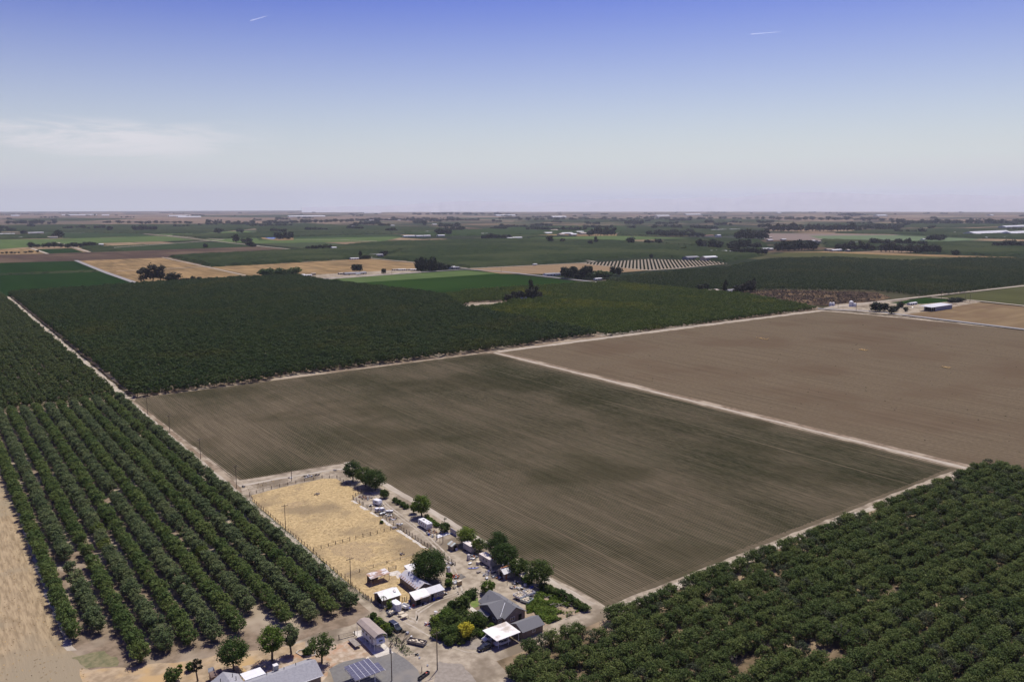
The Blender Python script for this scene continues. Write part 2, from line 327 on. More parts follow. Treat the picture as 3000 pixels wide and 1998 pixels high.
sheet('scorched_ground', P('J3', (-80, 1200), (20, 1060), (180, 1050), (320, 1180), (100, 1270)), 0.036, mat('scorched', (0.09, 0.085, 0.08), (0.2, 0.18, 0.15), 0.9), 0.8, 0.2)
sheet('garden_soil', P('C', (1690, 620), (1800, 460), (1990, 300), (2355, 480), (2000, 620)), 0.036, mat('garden_soil', (0.36, 0.28, 0.19), (0.27, 0.2, 0.13), 0.8), 1, 0.2)
# neighbour: bare land, asphalt drive, concrete pad
sheet('asphalt_drive', P('D', (1560, 870), (1700, 800), (1900, 760), (2010, 755), (2080, 715), (2205, 705), (2300, 760), (2440, 880), (2480, 1003), (2470, 1080), (1640, 1080), (1600, 960)), 0.03, m_asph, 1.5, 0.1)
sheet('bare_ground', P('D', (700, 850), (1300, 700), (1900, 560), (1990, 740), (1650, 810), (1560, 880), (1500, 1003), (900, 1003)), 0.024, mat('pale_clay', (0.50, 0.41, 0.31), (0.33, 0.25, 0.17), 0.5, 0.95, (0.40, 0.24, 0.14), scale2=0.2), 2, 0.4)
b = MB().prism(P('H4', (240, 890), (480, 790), (1180, 1200), (1740, 1567), (1480, 1990), (860, 1680)) if 0 else [(-10.6, 15.9), (-5.9, 15.4), (-5.4, 30.5), (-9.9, 31.5)], 0.0, 0.10)
tag(ob('concrete_pad', b.mesh('concrete_pad', m_conc)), kind='structure')
sheet('dry_field', P('', (-60, 1300), (0, 1392), (50, 1480), (125, 1700), (185, 1880), (235, 1925), (290, 1998), (200, 2100), (-60, 2100)), 0.02, m_drys, 4, 0.6)
sheet('dirt_track', P('', (22, 1395), (52, 1440), (90, 1560), (140, 1700), (190, 1850), (225, 1905), (195, 1905), (150, 1790), (110, 1680), (60, 1530)), 0.03, m_track, 3, 0.5)
sheet('weeds', P('', (215, 1925), (300, 1905), (345, 1925), (340, 1950), (260, 1958)), 0.034, mat('weedy', (0.13, 0.13, 0.06), (0.22, 0.19, 0.10), 0.6), 2, 0.5)
sheet('dry_field', P('', (235, 1960), (420, 1950), (560, 1930), (800, 1900), (900, 1880), (900, 1998), (600, 2060), (260, 2060)), 0.022, mat('patchy_dry_ground', (0.44, 0.34, 0.22), (0.29, 0.22, 0.14), 0.35, 0.95, (0.46, 0.32, 0.16), detail=9, scale2=0.11), 3, 0.8)
m_worn = mat('worn_earth', (0.33, 0.25, 0.145), (0.44, 0.33, 0.18), 0.7, 0.95, detail=8)
for pl in (((990, 985), (1150, 960), (1350, 930), (1520, 1010), (1560, 1100), (1420, 1160), (1280, 1120), (1100, 1080)), ((1350, 940), (1560, 930), (1700, 960), (1520, 985)), ((560, 480), (720, 470), (760, 490), (640, 540), (540, 530)), ((640, 310), (730, 300), (700, 335), (640, 340)), ((1500, 1340), (1700, 1290), (1850, 1350), (1760, 1420))): sheet('worn_earth', P('A', *pl), 0.037, m_worn, 1.0, 0.7)
# middle distance ------------------------------------------------------
zc = [0.2]
def far(name, m, *px, **k):
    zc[0] += 0.02; return sheet(name, P('', *px), zc[0], m)
far('plain', mat('pink_plain', (0.22, 0.155, 0.105), (0.16, 0.115, 0.082), 0.002, 0.95, (0.10, 0.085, 0.06), scale2=0.0008, stretch=(1, .2, 1)), (-300, 664), (0, 654), (230, 657), (700, 655), (900, 648), (1280, 647), (1330, 639), (700, 627.5), (-300, 628))
far('wheat_field', m_wheat, (150, 775), (222, 765), (475, 756), (600, 782), (757, 818), (755, 832), (430, 846), (390, 835), (300, 797))
far('wheat_field', m_wheat, (600, 783), (750, 777), (1012, 762), (1085, 759), (1227, 772), (1224, 790), (930, 807), (800, 814), (757, 817), (680, 800))
far('crop_field', m_lushd, (-400, 790), (0, 771), (100, 768), (220, 765), (300, 799), (425, 840), (400, 846), (0, 870), (-400, 900))
far('umber_field', m_umber, (-400, 800), (0, 771), (222, 765), (475, 756), (750, 744), (865, 733), (750, 723), (365, 737), (265, 740), (0, 747), (-400, 766))
far('crop_field', m_mid, (265, 722), (340, 720), (583, 710), (680, 712), (720, 719), (750, 722), (370, 736))
far('crop_field', m_pale, (-300, 728), (-300, 704), (0, 703), (185, 700), (460, 692), (490, 693), (570, 704), (470, 708), (190, 716), (0, 731))
far('wheat_field', m_wheat, (-300, 770), (-300, 735), (0, 732), (90, 729), (136, 744), (0, 747))
far('crop_field', m_lushd, (100, 731), (210, 728), (245, 740), (142, 744))
far('crop_field', m_mid, (180, 684), (366, 681), (462, 692), (185, 699))
far('crop_field', m_pale, (446, 687), (723, 677), (752, 683), (497, 690))
far('crop_field', m_pale, (590, 703), (750, 697), (1000, 690), (1180, 695), (1120, 708), (870, 712), (750, 714), (680, 712))
far('crop_field', m_mid, (750, 697), (1160, 687), (1200, 693), (860, 700), (760, 705))
far('crop_field', m_pale, (930, 820), (1365, 793), (1466, 802), (985, 834))
far('crop_field', m_lush, (985, 834), (1466, 802), (1690, 826), (1750, 832), (1640, 850), (1500, 858), (1340, 880), (1150, 880), (1060, 850))
far('wheat_field', mat('pale_soil_field', (0.26, 0.185, 0.11), (0.22, 0.155, 0.09), 0.05, 0.95, stretch=(1, .1, 1)), (1370, 788), (1500, 782), (1705, 772), (1900, 793), (1800, 801), (1640, 804), (1466, 803))
far('vineyard_ground', mat('pale_rows', (0.24, 0.195, 0.13), (0.21, 0.17, 0.11), 0.05), (1700, 773), (1900, 760), (2080, 765), (2132, 773), (1990, 788), (1900, 794))
far('crop_field', m_pale, (1545, 698), (1800, 691), (2035, 699), (1690, 708), (1560, 706))
far('dry_strip', m_wheat, (1500, 692), (1700, 684), (2060, 694), (1800, 692))
far('crop_field', m_olive, (1940, 732), (2100, 725), (2260, 742), (2240, 748), (2050, 739))
far('umber_field', mat('tan_soil', (0.17, 0.12, 0.085), (0.14, 0.10, 0.07), 0.01), (2240, 684), (2420, 686), (2640, 689), (2500, 699), (2400, 705), (2240, 704))
far('crop_field', mat('bright_crop', (0.07, 0.12, 0.025), (0.06, 0.10, 0.02), 0.01), (2370, 692), (2600, 690), (2885, 702), (2750, 709), (2400, 700))
far('dry_strip', m_wheat, (2280, 740), (2420, 737), (2980, 755), (2980, 759), (2700, 752))
far('crop_field', m_olive, (2240, 752), (2300, 741), (2420, 741), (2830, 757), (2690, 767), (2400, 758))
far('scrub_ground', m_burn, (2130, 858), (2270, 850), (2570, 858), (2610, 873), (2560, 888), (2410, 897), (2240, 880))
far('dirt_yard', m_dirt, (2405, 908), (2450, 893), (2600, 884), (2850, 882), (2880, 889), (2640, 928), (2480, 913))
far('crop_field', m_lush, (2605, 889), (2710, 874), (2790, 879), (2800, 884), (2700, 893), (2640, 892))
far('crop_field', m_olive, (2730, 874), (3000, 841), (3400, 796), (3400, 960), (3000, 899), (2860, 884))
far('wheat_field', mat('tan_stubble', (0.22, 0.16, 0.09), (0.175, 0.125, 0.07), 0.1, 0.95, (0.16, 0.11, 0.065), stretch=(0.1, 1, 1)), (2640, 926), (2870, 888), (3000, 901), (3400, 965), (3400, 1035), (3000, 968))
far('dirt_yard', m_dirt, (860, 823), (900, 808), (1000, 802), (1228, 789), (1235, 800), (960, 820), (880, 835))
def fl(name, m, wd, *px):
    zc[0] += 0.02; return ribbon(name, P('', *px), wd, zc[0], m, 60, 0.3)
fl('road', m_road, 8, (2395, 906), (2560, 914), (3000, 967), (3300, 1004))
fl('road', m_road, 9, (820, 838), (905, 821), (1365, 790), (1470, 797), (1755, 829))
fl('road', m_track, 5, (475, 755), (600, 782), (757, 817), (830, 836))
fl('canal', m_road, 9, (222, 764), (300, 796), (430, 842))
fl('dirt_track', m_track, 5, (340, 796), (600, 783), (1012, 762), (1090, 757))
fl('dirt_track', m_track, 6, (1085, 758), (1228, 772), (1370, 788))
fl('dirt_track', m_track, 6, (1375, 788), (1500, 782), (1705, 772), (1745, 768), (1690, 760))
fl('dirt_track', m_track, 7, (2420, 905), (2600, 883), (3000, 839), (3300, 805))
fl('dirt_track', m_track, 6, (2730, 873), (2860, 883), (3000, 898), (3300, 945))
fl('dirt_track', m_track, 10, (300, 729), (580, 709), (655, 703), (470, 690), (360, 680))
fl('dirt_track', m_track, 8, (490, 692), (760, 722))
fl('dirt_track', m_track, 8, (90, 728), (140, 745))
fl('dirt_track', m_track, 8, (170, 712), (262, 740))
fl('dirt_track', m_track, 9, (865, 703), (1000, 704), (1120, 709))
fl('dirt_track', m_track, 9, (755, 722), (865, 733))
fl('road', m_road, 10, (1800, 684), (2000, 692), (2250, 700))
fl('dirt_track', m_track, 10, (1000, 650), (1250, 646), (1500, 655), (1900, 652), (2400, 648))
# crop rows ------------------------------------------------------------
def crop_rows():
    vs = []; fs = []; x = 57.0; rowi = 0
    xs = []
    x = 5.6
    while x < 265: xs.append(x); x += 0.95
    for x in xs:
        y0 = 3.2 + rng.uniform(-.3, .3) if x > 56.4 else 175.5 + (2 - x * 0.08) + (6 if x < 8 else 0); y1 = 364 - (max(0, x - 255) * 0.5)
        if x < 8: y1 = 354
        wob = (0.92 + 0.08 * math.sin(x * 0.71)) * (0.0 if rng.random() < 0.008 else 1)
        if rng.random() < 0.06: wob *= 0.7
        n = int((y1 - y0) / 2.2); b = len(vs)
        for k in range(n + 1):
            y = y0 + (y1 - y0) * k / n; gq = max(.12, min(1.15, .62 + .75 * noise.noise(Vector((x / 42, y / 75, 3.1))) + .30 * noise.noise(Vector((x / 9, y / 40, 7))) + (.16 if x > 110 else -.12))); h = (0.13 + rng.uniform(-.04, .04)) * (0.3 + 0.7 * wob * gq); ww = 0.25 * wob * gq + 0.02 + rng.uniform(-.04, .04)
            vs += [(x - ww, y, 0.025), (x + rng.uniform(-.04, .04), y, 0.025 + h), (x + ww, y, 0.025)]
        for k in range(n):
            a = b + 3 * k; fs += [(a, a + 1, a + 4, a + 3), (a + 1, a + 2, a + 5, a + 4)]
    me = bpy.data.meshes.new('crop_rows'); me.from_pydata(vs, [], fs)
    me.materials.append(mat('crop_row_leaves', (0.013, 0.022, 0.008), (0.034, 0.038, 0.018), 0.9, 0.9, (0.022, 0.031, 0.013), scale2=0.014, stretch=(1, 0.25, 1), detail=6, lo=0.42, hi=0.7))
    tag(ob('crop_rows', me), 'low green row crop planted in long straight rows across the big ploughed field', 'crop rows', kind='stuff')
crop_rows()
def tufts(name, poly, n, h, wdt, m, label, cat, zones=None):
    vs = []; fs = []; xs = [p[0] for p in poly]; ys = [p[1] for p in poly]; k = 0
    while k < n:
        x, y = rng.uniform(min(xs), max(xs)), rng.uniform(min(ys), max(ys))
        if not inside(poly, x, y): continue
        k += 1; hh = h * rng.uniform(.5, 1.3); a = rng.uniform(0, math.pi); r = wdt * rng.uniform(.6, 1.4)
        for q in (0, 1.57):
            dx, dy = math.cos(a + q) * r, math.sin(a + q) * r; i = len(vs)
            vs += [(x - dx, y - dy, 0.02), (x + dx, y + dy, 0.02), (x + dx * .4 + rng.uniform(-r, r), y + dy * .4 + rng.uniform(-r, r), hh)]; fs.append((i, i + 1, i + 2))
    me = bpy.data.meshes.new(name); me.from_pydata(vs, [], fs); me.materials.append(m)
    return tag(ob(name, me), label, cat, kind='stuff')
m_strawp = mat('pale_straw', (0.62, 0.46, 0.24), (0.48, 0.35, 0.18), 1.2, 0.9)
m_straw = mat('straw', (0.56, 0.40, 0.18), (0.36, 0.25, 0.12), 1.2, 0.9)
tufts('dry_grass', pad, 5000, 0.13, 0.16, m_strawp, 'tall dry golden grass over the fenced paddock', 'grass')
tufts('dry_weeds', [(4, 158.6), (36, 159.5), (47, 160), (46, 163), (28, 167.3), (5, 167.5)], 160, 0.22, 0.2, m_strawp, 'dry yellow weeds on the dirt strip above the paddock', 'weeds')
tufts('dry_weeds', P('', (-60, 1400), (20, 1420), (60, 1560), (110, 1700), (170, 1880), (280, 1998), (-60, 1998)), 700, 0.14, 0.2, m_straw, 'sparse dry stubble on the bare field at the left edge', 'weeds')
tufts('field_weeds', [(285, -20), (300, -120), (700, -120), (710, 345), (290, 350)], 260, 0.3, 0.5, mat('weed_leaf', (0.055, 0.06, 0.03), (0.085, 0.075, 0.045), 0.3, 0.95), 'scattered dark weeds and clods over the bare brown field', 'weeds')
# haystack patches left in the brown field
for px, s_, lb in (((2232, 993), 7, 'long low heap of yellow straw nearest the far corner of the brown field'), ((2527, 1026), 4, 'small straw heap beside a stake in the brown field'), ((2771, 1077), 3, 'tiny straw heap low on the right of the brown field')):
    x, y = W('', *px); b = MB(); b.tube((-s_ * .3, -s_, .1), (s_ * .5, s_, .15), .3, .2, 5)
    for k in range(26):
        a = rng.uniform(0, 6.28); r = rng.uniform(0, s_); cx, cy = r * math.cos(a) * 0.4 + r * .3, r * math.sin(a)
        b.tube((cx - 1, cy, .1), (cx + rng.uniform(0, 1.5), cy + rng.uniform(-1, 1), rng.uniform(.3, .7)), rng.uniform(.2, .5), .1, 5)
    solo('straw_heap', b, m_straw, lb, 'straw heap', (x, y, 0.02))
# ================================================================== TREES
def crown_mesh(name, m, rx, rz, zc_, ncl=26, per=26, leaf=0.34, seed=0, shape='round', spread=0.30, lowcut=None):
    g = np.random.default_rng(seed)
    d = g.normal(size=(ncl, 3)); d /= np.linalg.norm(d, axis=1)[:, None]
    r = g.uniform(0.35, 1.0, ncl) ** 0.6
    c = d * r[:, None] * np.array([rx, rx, rz]) * 0.80
    if shape == 'vase':                      # wider at the top
        f = 0.65 + 0.45 * (c[:, 2] / rz); c[:, 0] *= f; c[:, 1] *= f
    if shape == 'cone':
        f = 0.95 - 0.55 * (c[:, 2] / rz); c[:, 0] *= f; c[:, 1] *= f
    cs = g.uniform(0.6, 1.3, ncl) * spread * rx
    n = ncl * per; q = g.normal(size=(n, 3)); q /= np.linalg.norm(q, axis=1)[:, None]
    q *= (g.uniform(0.2, 1, n) ** 0.45)[:, None]
    p = np.repeat(c, per, 0) + q * np.repeat(cs, per)[:, None] * np.array([1, 1, 0.75]); p[:, 2] += zc_
    if lowcut is not None: p[:, 2] = np.maximum(p[:, 2], lowcut + g.uniform(0, .3, n))
    nv = q + np.array([0, 0, 0.55]) + g.normal(size=(n, 3)) * 0.45; nv /= np.linalg.norm(nv, axis=1)[:, None]
    t = np.cross(nv, g.normal(size=(n, 3))); t /= np.linalg.norm(t, axis=1)[:, None]; b = np.cross(nv, t)
    s = leaf * g.uniform(0.6, 1.4, n)[:, None]
    v = np.stack([p - t * s * .5, p + b * s * 0.32, p + t * s * .5, p - b * s * 0.32 - nv * s * .12], 1).reshape(-1, 3)
    me = bpy.data.meshes.new(name); me.vertices.add(n * 4); me.vertices.foreach_set('co', v.ravel().astype(np.float32))
    me.loops.add(n * 4); me.loops.foreach_set('vertex_index', np.arange(n * 4, dtype=np.int32))
    me.polygons.add(n); me.polygons.foreach_set('loop_start', np.arange(n, dtype=np.int32) * 4); me.update(calc_edges=True); me.validate()
    me.materials.append(m); return me
m_bark = mat('bark', (0.10, 0.075, 0.055), (0.16, 0.125, 0.095), 2.0)
m_bark2 = mat('grey_bark', (0.16, 0.135, 0.115), (0.10, 0.08, 0.07), 2.0)
def trunk_mesh(name, h, r, top, seed=0, limbs=4, m=None, lean=0.3):
    g = random.Random(seed); b = MB(); k = (g.uniform(-lean, lean), g.uniform(-lean, lean), h * .5)
    b.tube((0, 0, -.1), k, r, r * .75)
    for i in range(limbs):
        a = 6.28 * i / limbs + g.uniform(-.4, .4); e = (k[0] + math.cos(a) * top * .5, k[1] + math.sin(a) * top * .5, h * g.uniform(.8, 1.0))
        b.tube(k, e, r * .55, r * .18, 5)
        for j in range(2):
            a2 = a + g.uniform(-.9, .9); b.tube(e, (e[0] + math.cos(a2) * top * .3, e[1] + math.sin(a2) * top * .3, e[2] + h * .22), r * .2, r * .06, 4)
    return b.mesh(name, m or m_bark)
lm_row = leafmat('almond_leaf', (0.108, 0.146, 0.056), (0.150, 0.185, 0.076))
lm_row2 = leafmat('second_almond_leaf', (0.096, 0.142, 0.036), (0.136, 0.182, 0.050))
lm_rowy = leafmat('yellowing_leaf', (0.13, 0.17, 0.03), (0.09, 0.13, 0.03))
lm_dense = leafmat('orchard_leaf', (0.082, 0.118, 0.030), (0.122, 0.156, 0.045), rand=0.5)
lm_densey = leafmat('greyish_leaf', (0.085, 0.105, 0.050), (0.10, 0.115, 0.06))
lm_dark = leafmat('walnut_leaf', (0.042, 0.074, 0.018), (0.070, 0.108, 0.026), big=((0.085, 0.105, 0.020), 0.012))
lm_c2 = leafmat('young_orchard_leaf', (0.070, 0.112, 0.015), (0.095, 0.135, 0.018), big=((0.145, 0.165, 0.014), 0.010))
lm_l2 = leafmat('left_far_leaf', (0.068, 0.096, 0.026), (0.090, 0.118, 0.034))
lm_r2 = leafmat('right_far_leaf', (0.038, 0.066, 0.016), (0.060, 0.094, 0.023), big=((0.076, 0.098, 0.020), 0.008))
lm_yard = leafmat('yard_leaf', (0.050, 0.085, 0.018), (0.085, 0.125, 0.028))
lm_bright = leafmat('bright_leaf', (0.09, 0.15, 0.022), (0.14, 0.195, 0.03))
lm_gold = leafmat('golden_leaf', (0.62, 0.50, 0.05), (0.48, 0.40, 0.05), trans=0.35, rand=0.0)
lm_euc = leafmat('eucalyptus_leaf', (0.028, 0.032, 0.016), (0.044, 0.046, 0.024))
lm_far = leafmat('distant_leaf', (0.016, 0.026, 0.010), (0.028, 0.040, 0.015))
def tree_proto(name, crown, trunk, label, cat, group, loc=(0, 0)):
    t = thing(name, label, cat, loc, 0, group); part('trunk', trunk, None, t); part('crown', crown, None, t); return t
def scatter(name, pts, protos, label, cat, smin=0.85, smax=1.2, scl=None):
    """one 'stuff' object: points carrying instanced trees"""
    n = len(pts); me = bpy.data.meshes.new(name); me.vertices.add(n)
    me.vertices.foreach_set('co', np.array(pts, dtype=np.float32).ravel())
    a = me.attributes.new('rot', 'FLOAT_VECTOR', 'POINT'); r = np.zeros((n, 3), np.float32); r[:, 2] = nrg.uniform(0, 6.28, n); a.data.foreach_set('vector', r.ravel())
    a = me.attributes.new('scl', 'FLOAT_VECTOR', 'POINT'); q = nrg.uniform(smin, smax, n); a.data.foreach_set('vector', (np.stack([q, q, q], 1) if scl is None else np.array(scl)).astype(np.float32).ravel())
    a = me.attributes.new('pick', 'INT', 'POINT'); a.data.foreach_set('value', nrg.integers(0, len(protos), n).astype(np.int32))
    o = tag(ob(name, me), label, cat, kind='stuff')
    gt = bpy.data.node_groups.new(name, 'GeometryNodeTree')
    gt.interface.new_socket('Geometry', in_out='INPUT', socket_type='NodeSocketGeometry'); gt.interface.new_socket('Geometry', in_out='OUTPUT', socket_type='NodeSocketGeometry')
    gi = gt.nodes.new('NodeGroupInput'); go = gt.nodes.new('NodeGroupOutput'); ip = gt.nodes.new('GeometryNodeInstanceOnPoints'); g2 = gt.nodes.new('GeometryNodeGeometryToInstance')
    for p in reversed(protos):
        oi = gt.nodes.new('GeometryNodeObjectInfo'); oi.inputs['Object'].default_value = p; oi.transform_space = 'ORIGINAL'
        gt.links.new(oi.outputs['Geometry'], g2.inputs[0])
    def attr(nm, ty):
        q = gt.nodes.new('GeometryNodeInputNamedAttribute'); q.data_type = ty; q.inputs['Name'].default_value = nm; return q.outputs['Attribute']
    ip.inputs['Pick Instance'].default_value = True
    gt.links.new(gi.outputs[0], ip.inputs['Points']); gt.links.new(g2.outputs[0], ip.inputs['Instance'])
    gt.links.new(attr('rot', 'FLOAT_VECTOR'), ip.inputs['Rotation']); gt.links.new(attr('scl', 'FLOAT_VECTOR'), ip.inputs['Scale']); gt.links.new(attr('pick', 'INT'), ip.inputs['Instance Index'])
    gt.links.new(ip.outputs[0], go.inputs[0]); md = o.modifiers.new('trees', 'NODES'); md.node_group = gt
    return o
def canopy(name, poly, h, cell, m, label, cat='orchard', amp=1.0, kind='stuff'):
    xs = [p[0] for p in poly]; ys = [p[1] for p in poly]; x0, y0 = min(xs), min(ys); nx = int((max(xs) - x0) / cell) + 2; ny = int((max(ys) - y0) / cell) + 2
    ok = np.zeros((nx, ny), bool)
    for i in range(nx):
        for j in range(ny): ok[i, j] = inside(poly, x0 + (i + .5) * cell, y0 + (j + .5) * cell)
    idx = {}; vs = []; fs = []
    def vert(i, j):
        if (i, j) in idx: return idx[(i, j)]
        full = all(0 <= a < nx and 0 <= b < ny and ok[a, b] for a in (i - 1, i) for b in (j - 1, j))
        z = h + rng.uniform(-amp, amp) if full else 0.1
        e = 0.32 * cell
        idx[(i, j)] = len(vs); vs.append((x0 + i * cell + rng.uniform(-e, e), y0 + j * cell + rng.uniform(-e, e), z)); return idx[(i, j)]
    for i in range(nx):
        for j in range(ny):
            if ok[i, j]: fs.append((vert(i, j), vert(i + 1, j), vert(i + 1, j + 1), vert(i, j + 1)))
    if not fs: return
    me = bpy.data.meshes.new(name); me.from_pydata(vs, [], fs); me.materials.append(m); return tag(ob(name, me), label, cat, kind=kind)
# ---- left row orchard: rows run along y, 6.15 m apart
row_cr = [crown_mesh('row_crown', lm_row, 2.75, 2.5, 3.1, 52, 34, 0.42, s) for s in range(5)]
row_cr2 = [crown_mesh('row_crown', lm_row2, 2.7, 2.5, 3.0, 48, 32, 0.42, 300 + s) for s in range(4)]
row_cry = [crown_mesh('row_crown', lm_rowy, 2.8, 2.5, 3.2, 40, 26, 0.46, 9)]
row_tr = [trunk_mesh('row_trunk', 3.0, 0.17, 3.0, s) for s in range(3)]
gaps = [W('', x, y) for x, y in ((245, 1650), (75, 1350), (270, 1610), (330, 1460), (205, 1665), (225, 1695), (765, 1815), (770, 1840), (575, 1990))]
yel = [W('', x, y) for x, y in ((305, 1570), (752, 1780), (400, 1520), (290, 1625), (125, 1345), (610, 1630))]
ends = {0: 41, 1: 41, 2: 41, 3: 44, 4: 46, 5: 47, 6: 47, 7: 48.5, 8: 49, 9: 47.5, 10: 70.5, 11: 70.5}
cands = []
for k in range(60):
    x = -4.6 - 6.15 * k; y = ends.get(k, 74 + 0) + 2.5
    if k > 11: y = 378 if 0 else 252 + (k - 11) * 1.0
    while y < 366:
        px, py = x + rng.uniform(-.25, .25), y + rng.uniform(-.4, .4)
        if not any(math.hypot(px - a, py - b) < 3.4 for a, b in gaps) and inframe(px, py, 450) and rng.random() > .012:
            cands.append((dist(px, py), px, py))
        y += 3.7
cands.sort(); near = [c for c in cands if inframe(c[1], c[2], 60)][:300]; _n = set(near); rest = [c for c in cands if c not in _n]
GL = 'orchard trees in the left rows'
protos = []
for i, c in enumerate(row_cr):
    protos.append((c, row_tr[i % 3]))
for i, (d, x, y) in enumerate(near):
    yl = any(math.hypot(x - a, y - b) < 3.0 for a, b in yel)
    c, t_ = (row_cry[0], row_tr[0]) if yl else protos[rng.randrange(5)] if round((x + 4.6) / 6.15) % 2 == 0 else (row_cr2[rng.randrange(4)], row_tr[1])
    t = thing('almond_tree', 'yellow-green orchard tree standing out in the left rows of dark trees' if yl else 'bushy green orchard tree in the straight rows at the lower left', 'tree', (x, y), rng.uniform(0, 6.28), GL, rng.uniform(.86, 1.14))
    part('trunk', t_, None, t); part('crown', c, None, t)
first = [o for o in COL.objects if o.name.startswith('crown')]
def src(me, name='tree_source'):
    return bpy.data.objects.new(name, me)
for alt, crs, lb in ((0, row_cr, 'alternate greyer-green tree rows receding along the left side'), (1, row_cr2, 'alternate yellower-green tree rows receding along the left side')):
    scatter('orchard_rows', [(x, y, 0) for _, x, y in rest if round((x + 4.6) / 6.15) % 2 == alt], [src(m_) for m_ in crs], lb, 'orchard')
# ---- far left orchard beyond the cross lane
l2 = [crown_mesh('l2_crown', lm_l2, 3.4, 2.6, 3.4, 22, 20, 0.85, 40 + s) for s in range(3)]
pts = []
for k in range(110):
    x = -6.0 - 6.3 * k; y = 376.0 + (0.02 * abs(x))
    while y < 1106:
        if inframe(x, y, 450): pts.append((x + rng.uniform(-.5, .5), y + rng.uniform(-.6, .6), 0))
        y += 5.2
scatter('orchard_rows', pts, [src(m_) for m_ in l2], 'dark green tree rows beyond the cross lane at the left edge', 'orchard')
# ---- dense orchard at the lower right
r_cr = [crown_mesh('dense_crown', lm_dense, 2.75, 2.3, 2.5, 50, 36, 0.38, 60 + s, 'round', 0.33) for s in range(6)] + [crown_mesh('dense_crown_grey', lm_densey, 2.5, 2.1, 2.5, 34, 24, 0.36, 70, 'round', 0.25)]
r_tr = [trunk_mesh('dense_trunk', 2.9, 0.16, 3.2, 20 + s, 5) for s in range(3)]
holes = [(W('', x, y), r) for x, y, r in ((2255, 1755, 3.2), (2360, 1905, 3.8), (2440, 1925, 4.2), (2620, 1740, 3.0), (2100, 1745, 3.0), (2180, 1955, 2.6), (2815, 1655, 2.6), (2720, 1800, 2.4), (2850, 1730, 2.2), (1690, 1985, 2))]
cands = []
for i in range(100):
    for j in range(60):
        x = 12.5 + i * 3.25; y = -7.0 - j * 5.35
        if x > 283 - 0: continue
        px, py = x + rng.uniform(-.7, .7), y + rng.uniform(-.4, .4)
        if j == 0 and rng.random() < .14: continue
        if rng.random() < .035 or not inframe(px, py, 500) or any(math.hypot(px - h_[0], py - h_[1]) < r_ for h_, r_ in holes): continue
        if px < 12 or (px < 19 and py > -9): continue
        cands.append((dist(px, py), px, py))
cands.sort(); near = [c for c in cands if inframe(c[1], c[2], 60)][:300]; _n = set(near); rest = [c for c in cands if c not in _n]
for d, x, y in near:
    q = rng.random(); k = 6 if q < .07 else rng.randrange(6)
    t = thing('orchard_tree', 'sparse grey-green tree in the dense orchard at the lower right' if k == 6 else 'dense green tree in the tangled orchard at the lower right', 'tree', (x, y), rng.uniform(0, 6.28), 'trees of the dense right orchard', rng.uniform(.86, 1.12))
    part('trunk', r_tr[rng.randrange(3)], None, t); part('crown', r_cr[k], None, t)
r_src = [src(m_) for m_ in r_cr]
scatter('dense_orchard', [(x, y, 0) for _, x, y in rest], r_src, 'farther dense green orchard along the right edge', 'orchard', .8, 1.15)
# bare dead trees in its gaps
def dead_tree(label, x, y, h, seed, group=None):
    g = random.Random(seed); t = thing('dead_tree', label, 'dead tree', (x, y), g.uniform(0, 6), group); b = MB(); b.tube((0, 0, -.1), (0.1, 0, h * .35), .16, .12); part('trunk', b, m_bark2, t)
    b = MB()
    for i in range(9):
        a = g.uniform(0, 6.28); e = (math.cos(a) * h * .3, math.sin(a) * h * .3, h * g.uniform(.6, .95)); b.tube((0.1, 0, h * .33), e, .09, .03, 4)
        for j in range(5):
            a2 = a + g.uniform(-1, 1); b.tube(e, (e[0] + math.cos(a2) * h * .22, e[1] + math.sin(a2) * h * .22, e[2] + h * g.uniform(-.02, .25)), .03, .012, 3)
    part('branches', b, m_bark2, t); return t
for i, (px, py, h, lb) in enumerate(((2462, 1890, 5, 'leafless grey tree nearest the pale gap in the lower right orchard'), (2235, 1930, 4, 'leafless grey tree left of the pale gap in the lower right orchard'), (2905, 1905, 4.5, 'leafless grey tree near the bottom right corner'), (2200, 1700, 3.6, 'small leafless tree high in the dense right orchard'), (2160, 1965, 3.6, 'leafless grey tree low at the bottom edge of the dense orchard'))):
    x, y = W('', px, py); dead_tree(lb, x, y, h, i)
# ---- dark orchard beyond the field
c1 = [crown_mesh('dark_crown', lm_dark, 3.9, 3.1, 4.0, 26, 20, 0.85, 80 + s, 'round', 0.26) for s in range(5)]
c1tr = trunk_mesh('dark_trunk', 3.6, 0.2, 3.2, 90, 4)
C1 = [(5, 367.5), (397, 377), (404, 618), (455, 740), (414, 1045), (420, 1143), (360, 1155), (170, 1136), (5, 1106)]
cands = []
for i in range(80):
    for j in range(140):
        x, y = 7.5 + i * 5.8, 369.6 + j * 5.6
        if inside(C1, x, y) and inframe(x, y, 40): cands.append((dist(x, y), x + rng.uniform(-.9, .9), y + rng.uniform(-.9, .9)))
cands.sort(); near, rest = cands[:300], cands[300:]
for d, x, y in near:
    t = thing('walnut_tree', 'dark green walnut tree in the thick dark orchard beyond the field', 'tree', (x, y), rng.uniform(0, 6.28), 'trees of the dark orchard beyond the field', rng.uniform(.85, 1.15))
    part('trunk', c1tr, None, t); part('crown', c1[rng.randrange(5)], None, t)
scatter('walnut_orchard', [(x, y, 0) for _, x, y in rest], [src(m_) for m_ in c1], 'thick dark green walnut orchard beyond the ploughed field', 'orchard')
C2 = [(403, 372), (722, 368), (778, 516), (756, 745), (640, 762), (600, 767), (520, 770), (458, 742), (410, 618)]
hs_ = P('', (1335, 905), (1375, 888), (1480, 884), (1500, 890), (1440, 900), (1370, 908))
c2 = [crown_mesh('c2_crown', lm_c2, 3.0, 2.2, 2.8, 16, 18, 0.85, 100 + s) for s in range(4)]
pts = []
